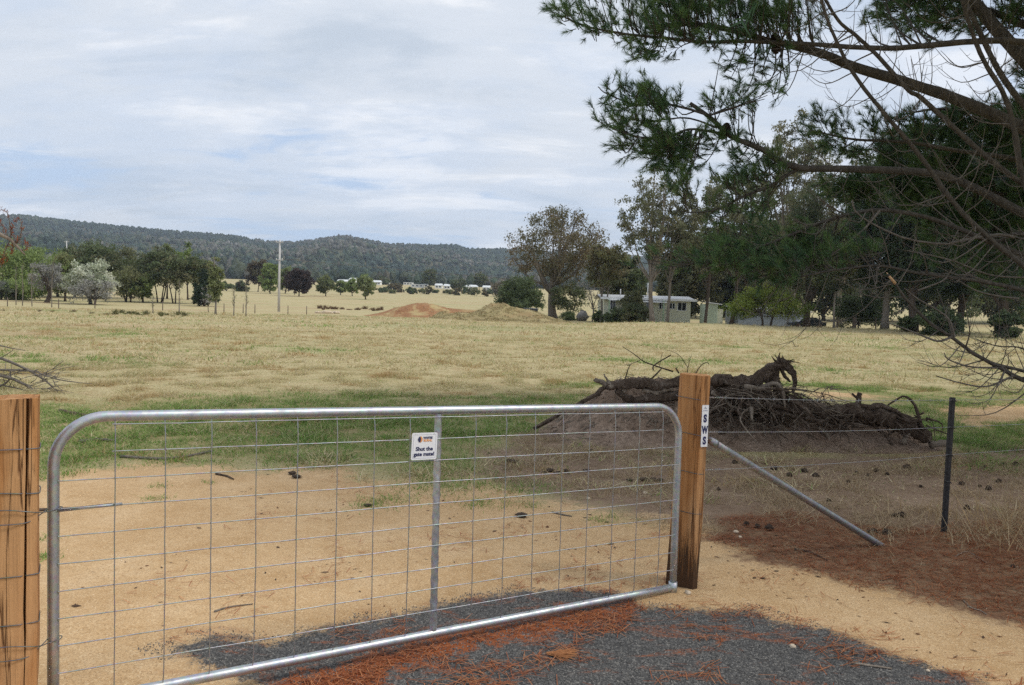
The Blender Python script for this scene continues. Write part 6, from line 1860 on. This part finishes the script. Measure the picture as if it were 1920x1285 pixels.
def build_house():
    Y = 104.0
    xl = at(1132, 600, Y)[0]; xr = at(1294, 600, Y)[0]
    z0 = tz((xl + xr) / 2, Y) - .05
    zr = at(1290, 559, Y)[2]                 # roof line
    o = thing('long_house', 'long low cream weatherboard house with white eaves behind the gums', 'house', ((xl + xr) / 2, Y, z0))
    D = 8.0; zw = zr - .45

    def wall_boards(x0, x1, zb, zt, y, mat):
        k = int((zt - zb) / .18)
        mb = MB()
        for i in range(k):
            a = zb + (zt - zb) * i / k; b = zb + (zt - zb) * (i + 1) / k
            mb.add([[x0, y - .03, a], [x1, y - .03, a], [x1, y, b], [x0, y, b], [x0, y, a], [x1, y, a]], [[0, 1, 2, 3], [4, 5, 1, 0]])
        return mb.build('weatherboard_wall', mat, o)
    MB().box((xl, Y + .01, z0), (xr, Y + D, zw)).build('wall', M_CREAM, o)
    wall_boards(xl, xr, z0 + .3, zw, Y, M_CREAM)
    sl = math.tan(R(.6))
    r = MB(); r.add([[xl - .6, Y - .9, zw + .12], [xr + .6, Y - .9, zw + .12], [xr + .6, Y + D / 2, zr + .25], [xl - .6, Y + D / 2, zr + .25], [xl - .6, Y + D + .6, zw + .12], [xr + .6, Y + D + .6, zw + .12]],
                    [[0, 1, 2, 3], [3, 2, 5, 4]]); roof = r.build('roof', M_ROOFM, o)
    MB().box((xl - .62, Y - .96, zw - .02), (xr + .62, Y - .9, zw + .24)).build('fascia', M_FASCIA, o)
    MB().box((xl - .6, Y - .9, zw - .03), (xr + .6, Y + .0, zw + .0)).build('soffit', M_FASCIA, o)
    for px in (1163, 1214):                  # flue pipes
        x = at(px, 560, Y + 2)[0]; MB().tube([[x, Y + 2, zw + .1], [x, Y + 2, zr + (1.0 if px < 1200 else 1.9)]], .07, 8).build('flue', M_FASCIA, roof, True)
    for px0, px1, py0, py1 in ((1145, 1153, 562, 580), (1212, 1222, 566, 580), (1236, 1246, 566, 579), (1256, 1265, 569, 579), (1271, 1286, 568, 582)):
        x0 = at(px0, 570, Y)[0]; x1 = at(px1, 570, Y)[0]; za = at(px0, py1, Y)[2]; zb = at(px0, py0, Y)[2]
        w = MB(); t = .07
        for lo, hi in (((x0 - t, Y - .10, za - t), (x1 + t, Y - .035, za)), ((x0 - t, Y - .10, zb), (x1 + t, Y - .035, zb + t)), ((x0 - t, Y - .10, za), (x0, Y - .035, zb)), ((x1, Y - .10, za), (x1 + t, Y - .035, zb)),
                       (((x0 + x1) / 2 - .03, Y - .09, za), ((x0 + x1) / 2 + .03, Y - .045, zb))): w.box(lo, hi)
        f = w.build('window', M_FASCIA, o)
        MB().box((x0, Y - .06, za), (x1, Y - .04, zb)).build('pane', M_GLASS, f)
    # sunhoods and verandah posts
    for px0, px1, py in ((1141, 1163, 559), (1206, 1250, 563)):
        x0 = at(px0, py, Y - 1)[0]; x1 = at(px1, py, Y - 1)[0]; z = at((px0 + px1) / 2, py, Y - 1)[2]
        MB().add([[x0, Y - 1.3, z - .25], [x1, Y - 1.3, z - .25], [x1, Y - .05, z + .05], [x0, Y - .05, z + .05], [x0, Y - 1.3, z - .33], [x1, Y - 1.3, z - .33]], [[0, 1, 2, 3], [4, 5, 1, 0]]).build('sunhood', M_FASCIA, o)
    for px in (1142, 1244):
        x = at(px, 580, Y - 1.2)[0]; MB().box((x - .08, Y - 1.25, z0 - .3), (x + .08, Y - 1.1, zw)).build('verandah_post', M_GREENPOST, o)
    # pale green lean-to shed
    Y2 = 101.0; x0 = at(1322, 600, Y2)[0]; x1 = at(1345, 600, Y2)[0]; za = tz(x0, Y2) - .1; zt = at(1330, 566, Y2)[2]
    s = thing('garden_shed', 'small pale green shed with sloping white roof beside the house', 'shed', (x0, Y2, za))
    MB().box((x0, Y2, za), (x1, Y2 + 3, zt - .3)).build('wall', M_PALEGREEN, s)
    for i in range(7):
        x = x0 + (x1 - x0) * (i + .5) / 7; MB().box((x - .03, Y2 - .03, za), (x + .03, Y2 - .002, zt - .3)).build('batten', M_PALEGREEN, s)
    MB().add([[x0 - .2, Y2 - .3, zt], [x1 + .5, Y2 - .3, zt - .25], [x1 + .5, Y2 + 3.3, zt - .25], [x0 - .2, Y2 + 3.3, zt], [x0 - .2, Y2 - .3, zt - .12], [x1 + .5, Y2 - .3, zt - .37]], [[0, 1, 2, 3], [4, 5, 1, 0]]).build('roof', M_FASCIA, s)
    x2 = at(1348, 600, Y2)[0]
    MB().box((x1, Y2 + .4, za), (x2 + .6, Y2 + 3, zt - .9)).build('annexe', M_CREAM, s)
    # grey ribbed shed behind the wattle
    Y3 = 99.0; x0 = at(1384, 600, Y3)[0]; x1 = at(1519, 600, Y3)[0]; za = tz(x1, Y3) - .3; zt = at(1490, 584, Y3)[2]
    s = thing('farm_shed', 'long grey ribbed metal shed half hidden by the wattle', 'shed', (x0, Y3, za))
    mb = MB(); n = 90; xs = np.linspace(x0, x1, n); ys = Y3 + .05 * (np.arange(n) % 2)
    v = np.vstack([np.stack([xs, ys, np.full(n, za)], -1), np.stack([xs, ys, np.full(n, zt)], -1)])
    mb.add(v, [[i, i + 1, n + i + 1, n + i] for i in range(n - 1)]); mb.build('ribbed_wall', M_SHEDGREY, s)
    MB().box((x0, Y3 + .06, za), (x1, Y3 + 6, zt - .01)).build('wall', M_SHEDGREY, s)
    MB().add([[x0 - .2, Y3 - .25, zt], [x1 + .2, Y3 - .25, zt], [x1 + .2, Y3 + 6.2, zt + .5], [x0 - .2, Y3 + 6.2, zt + .5], [x0 - .2, Y3 - .25, zt - .1], [x1 + .2, Y3 - .25, zt - .1]], [[0, 1, 2, 3], [4, 5, 1, 0]]).build('roof', M_ROOFM, s)
    # dark car nosing out beside the shed
    Y4 = 95.0; xc = at(1512, 605, Y4)[0]; zc = tz(xc, Y4)
    c = thing('parked_car', 'dark parked car partly hidden beside the grey shed', 'car', (xc, Y4, zc))
    mcar = simple('dark_paint', (0.02, 0.024, 0.03), .25, 0, .1, spec=.6)
    prof = [(-2.1, .35), (-2.1, .72), (-1.2, .86), (-.55, 1.38), (.9, 1.40), (1.55, .92), (2.1, .85), (2.1, .35)]
    n = len(prof); v = [[xc + x, Y4 + y * (0.72 if z > 1.2 else .85), zc + z] for y in (-1, 1) for x, z in prof]
    v += [[xc, Y4 - .85, zc + .6], [xc, Y4 + .85, zc + .6]]
    MB().add(v, [[i, (i + 1) % n, n + (i + 1) % n, n + i] for i in range(n)], [[2 * n, (i + 1) % n, i] for i in range(n)] + [[2 * n + 1, n + i, n + (i + 1) % n] for i in range(n)]).build('body', mcar, c)
    MB().add([[xc - .95, Y4 - .86, zc + .9], [xc + 1.25, Y4 - .86, zc + .95], [xc + .85, Y4 - .76, zc + 1.32], [xc - .5, Y4 - .76, zc + 1.30]], [[0, 1, 2, 3]]).build('side_window', M_GLASS, c)
    for sx in (-1.3, 1.3):
        for sy in (-.8, .8):
            MB().tube([[xc + sx, Y4 + sy - .1, zc + .31], [xc + sx, Y4 + sy + .1, zc + .31]], .31, 14).build('wheel', M_CONE, c, True)
    # garden boulder near the low shrubs, water trough below the spreading shrub tree
    b = at(1092, 596, 112); b[2] = tz(b[0], 112) + .6
    lump('boulder', 'boulder', 'rounded grey garden boulder beside the low shrubs', b, 1.0, simple('grey_rock', (0.2, 0.19, 0.18), .9, 0, .2, 3), None, 801, .9)
    x = at(995, 590, 112)[0]; z = tz(x, 112)
    t = thing('water_trough', 'dark rectangular trough under the spreading shrub tree', 'trough', (x, 112, z))
    MB().box((x - 1, 111.5, z), (x + 1, 112.5, z + 1.5)).build('tank', mcar, t); MB().box((x - 1.05, 111.45, z + 1.5), (x + 1.05, 112.55, z + 1.56)).build('rim', M_SHEDGREY, t)


build_house()

# far wire fence behind the pines
M_OLDPOST = simple('old_fence_timber', (0.13, 0.10, 0.08), .9, 0, .3, 5)
for i, (px, big) in enumerate([(1536, 0), (1570, 0), (1602, 1), (1642, 0), (1690, 0), (1722, 0), (1750, 0)]):
    Y = 86 - i * .3; x = at(px, 610, Y)[0]; z = tz(x, Y); w = .16 if big else .05
    o = MB().add(*(lambda m_: (np.vstack(m_.v), np.vstack(m_.q)))(MB().box((x - w, Y - w, z - .2), (x + w, Y + w, z + 1.25)).box((x - w * .7, Y - w * .7, z + 1.25), (x + w * .7, Y + w * .7, z + 1.29)))).build('fence_post', M_OLDPOST)
    tag(o, 'thick dark timber strainer in the fence among the pines' if big else 'thin fence post in the fence line among the pines', 'post', None if big else 'posts of the fence among the pines')
for hgt in (.5, .85, 1.15):
    a = at(1530, 610, 86); b = at(1790, 610, 84); a[2] = tz(a[0], 86) + hgt; b[2] = tz(b[0], 84) + hgt
    tag(MB().tube([a, (a + b) / 2, b], .012, 4, False).build('far_fence_wire', M_WIRE), 'wire strand of the fence among the pines', 'wire', 'strands of the fence among the pines')

# power pole and its wires
def build_pole():
    Y = 117.0; b = at(523, 563, Y); t = at(528, 450, Y); z0 = tz(b[0], Y)
    m = simple('pale_pole', (0.52, 0.51, 0.50), .8, 0, .08, 2)
    o = thing('power_pole', 'pale grey power pole standing on the plain', 'pole', (b[0], Y, z0))
    top = np.array([b[0] + .02, Y, t[2]])
    MB().tube([[b[0], Y, z0 - .3], [b[0], Y, (z0 + top[2]) / 2], top], [.20, .17, .12], 10).build('shaft', m, o, True)
    for dz, w in ((-.35, .55), (-3.0, .5)):
        MB().box((b[0] - w, Y - .17, top[2] + dz - .06), (b[0] + w, Y - .06, top[2] + dz + .06)).build('crossarm', m, o)
        for sx in (-1, 1): MB().tube([[b[0] + sx * w * .85, Y - .11, top[2] + dz + .06], [b[0] + sx * w * .85, Y - .11, top[2] + dz + .24]], .05, 6).build('insulator', M_FASCIA, o, True)
    for sx in (-1, 1):
        a = np.array([b[0] + sx * .42, Y - .11, top[2] - 2.8]); e = np.array([150 + sx * .4, 420, tz(150, 420) + 9.0])
        p = [a + (e - a) * f + np.array([0, 0, -5.5 * 4 * f * (1 - f) * .5]) for f in np.linspace(0, 1, 24)]
        tag(MB().tube(p, .011, 4, False).build('power_line', M_OLDPOST), 'thin sagging power line running from the pole across the plain', 'wire', 'power lines from the pole')
    # far mast on the hill
    Yh = 420; p = at(125, 452, Yh); q = at(125, 490, Yh)
    o = thing('far_pole', 'far white pole top showing above the left trees', 'pole', (p[0], Yh, tz(p[0], Yh)))
    MB().tube([[p[0], Yh, tz(p[0], Yh) - .3], [p[0], Yh, p[2]]], [.3, .25], 8).build('shaft', m, o, True)
    MB().box((p[0] - 1.4, Yh - .2, p[2] - .6), (p[0] + 1.4, Yh - .05, p[2] - .35)).build('crossarm', m, o)


build_pole()

# town roofs beyond the plain
M_WHITEWALL = simple('white_wall', (0.78, 0.78, 0.76), .7, 0, .05, .3)
M_TILE = simple('terracotta_roof', (0.42, 0.20, 0.14), .8, 0, .15, .5)
M_PALEROOF = simple('pale_metal_roof', (0.66, 0.68, 0.68), .5, .1, .08, .3)
town = [(446, 520, 14, 860, M_TILE, 'white far house with red tiled roof at the foot of the hill'), (642, 530, 20, 620, M_PALEROOF, 'long pale town roof behind the row of green trees'), (660, 525, 10, 660, M_PALEROOF, 'steep pale town roof above the row of green trees'),
        (706, 530, 14, 640, M_PALEROOF, 'pale low town house beside the bright willow'), (724, 532, 11, 660, M_SHEDGREY, 'grey roofed town house beside the pale low one'), (765, 531, 17, 690, M_PALEROOF, 'cream town roof left of the white flat building'),
        (782, 537, 24, 600, M_PALEROOF, 'white flat-roofed town building with dark openings'), (797, 537, 9, 610, M_SHEDGREY, 'small grey-roofed building against the white flat one'), (822, 539, 13, 590, M_PALEROOF, 'small white gabled town house beside the tall gum'),
        (838, 541, 12, 580, M_PALEROOF, 'white gable end seen between dark trees'), (883, 542, 24, 580, M_PALEROOF, 'long low white town shed behind the dark gum'), (912, 543, 14, 570, M_PALEROOF, 'white town house end by the grey bare tree'), (690, 527, 10, 700, M_PALEROOF, 'tiny far pale roof above the bright willow')]
for i, (px, py, w, Y, rm_, lb) in enumerate(town):
    x = at(px, py, Y)[0]; W = w * Y / F_PX; z0 = tz(x, Y) if Y < 690 else float(hill_z(math.atan2(x, Y), math.hypot(x, Y)))
    zt = min(max(at(px, py - 3, Y)[2], z0 + 3.4), z0 + 6)
    o = thing('town_house', lb, 'house', (x, Y, z0), 'buildings of the town')
    MB().box((x - W / 2, Y, z0 - 1), (x + W / 2, Y + 8, zt - 1.0)).build('wall', M_WHITEWALL, o)
    flat_ = 'flat' in lb
    hgt = .3 if flat_ else 1.5
    MB().add([[x - W / 2 - .4, Y - .5, zt - 1.0], [x + W / 2 + .4, Y - .5, zt - 1.0], [x + W / 2, Y + 4, zt - 1.0 + hgt], [x - W / 2, Y + 4, zt - 1.0 + hgt], [x + W / 2 + .4, Y + 8.5, zt - 1.0], [x - W / 2 - .4, Y + 8.5, zt - 1.0]],
             [[0, 1, 2, 3], [3, 2, 4, 5]], [[0, 3, 5], [1, 4, 2]]).build('roof', rm_, o)
    for k in range(2 if W < 6 else 3):
        xx = x - W / 2 + W * (k + .6) / (2.2 if W < 6 else 3.2)
        f = MB().box((xx - .75, Y - .08, zt - 2.6), (xx + .75, Y - .03, zt - 1.4)).build('window', M_FASCIA, o)
        MB().box((xx - .65, Y - .12, zt - 2.5), (xx + .65, Y - .09, zt - 1.5)).build('pane', M_GLASS, f)

# pale rocks heaped on the plain
for i in range(11):
    px = 592 + i * 4.3 + rngs.uniform(-1.5, 1.5); Y = 112 + rngs.uniform(-1.5, 1.5); x = at(px, 580, Y)[0]; s = rngs.uniform(.18, .34)
    lump('pale_rock', 'rock', 'pale rock in the small heap on the plain', np.array([x, Y, tz(x, Y) + s * .5]), s, M_STONE, 'heap of pale rocks on the plain', 820 + i, .8)
# paddock fence posts among the saplings
for i, px in enumerate([14, 110, 178, 305, 420, 456, 478, 540, 575]):
    Y = 92 + i * 1.0; x = at(px, 580, Y)[0]; z = tz(x, Y)
    o = MB().tube([[x, Y, z - .2], [x, Y, z + .6], [x, Y, z + 1.15]], [.055, .05, .045], 6).build('paddock_post', M_OLDPOST, None, True)
    tag(o, 'thin wire-fence post across the left paddock', 'post', 'fence posts across the left paddock')

# ------------------------------------------------------------------ air
HAZE_TOP = max((o.matrix_world @ Vector(c)).z for o in C.objects if o.name in ('hills', 'forest') for c in o.bound_box) + 5
hb = MB().box((-3300, -1000, -3), (3300, 3150, HAZE_TOP)).build('haze')
hm = bpy.data.materials.new('haze'); hm.use_nodes = True
nt = hm.node_tree; nt.nodes.clear()
mo = nt.nodes.new('ShaderNodeOutputMaterial'); pv = nt.nodes.new('ShaderNodeVolumePrincipled')
pv.inputs['Color'].default_value = (0.74, 0.85, 1.0, 1); pv.inputs['Density'].default_value = 0.00014; pv.inputs['Anisotropy'].default_value = 0.1
nt.links.new(pv.outputs[0], mo.inputs['Volume'])
hb.data.materials.append(hm)
tag(hb, kind='stuff')
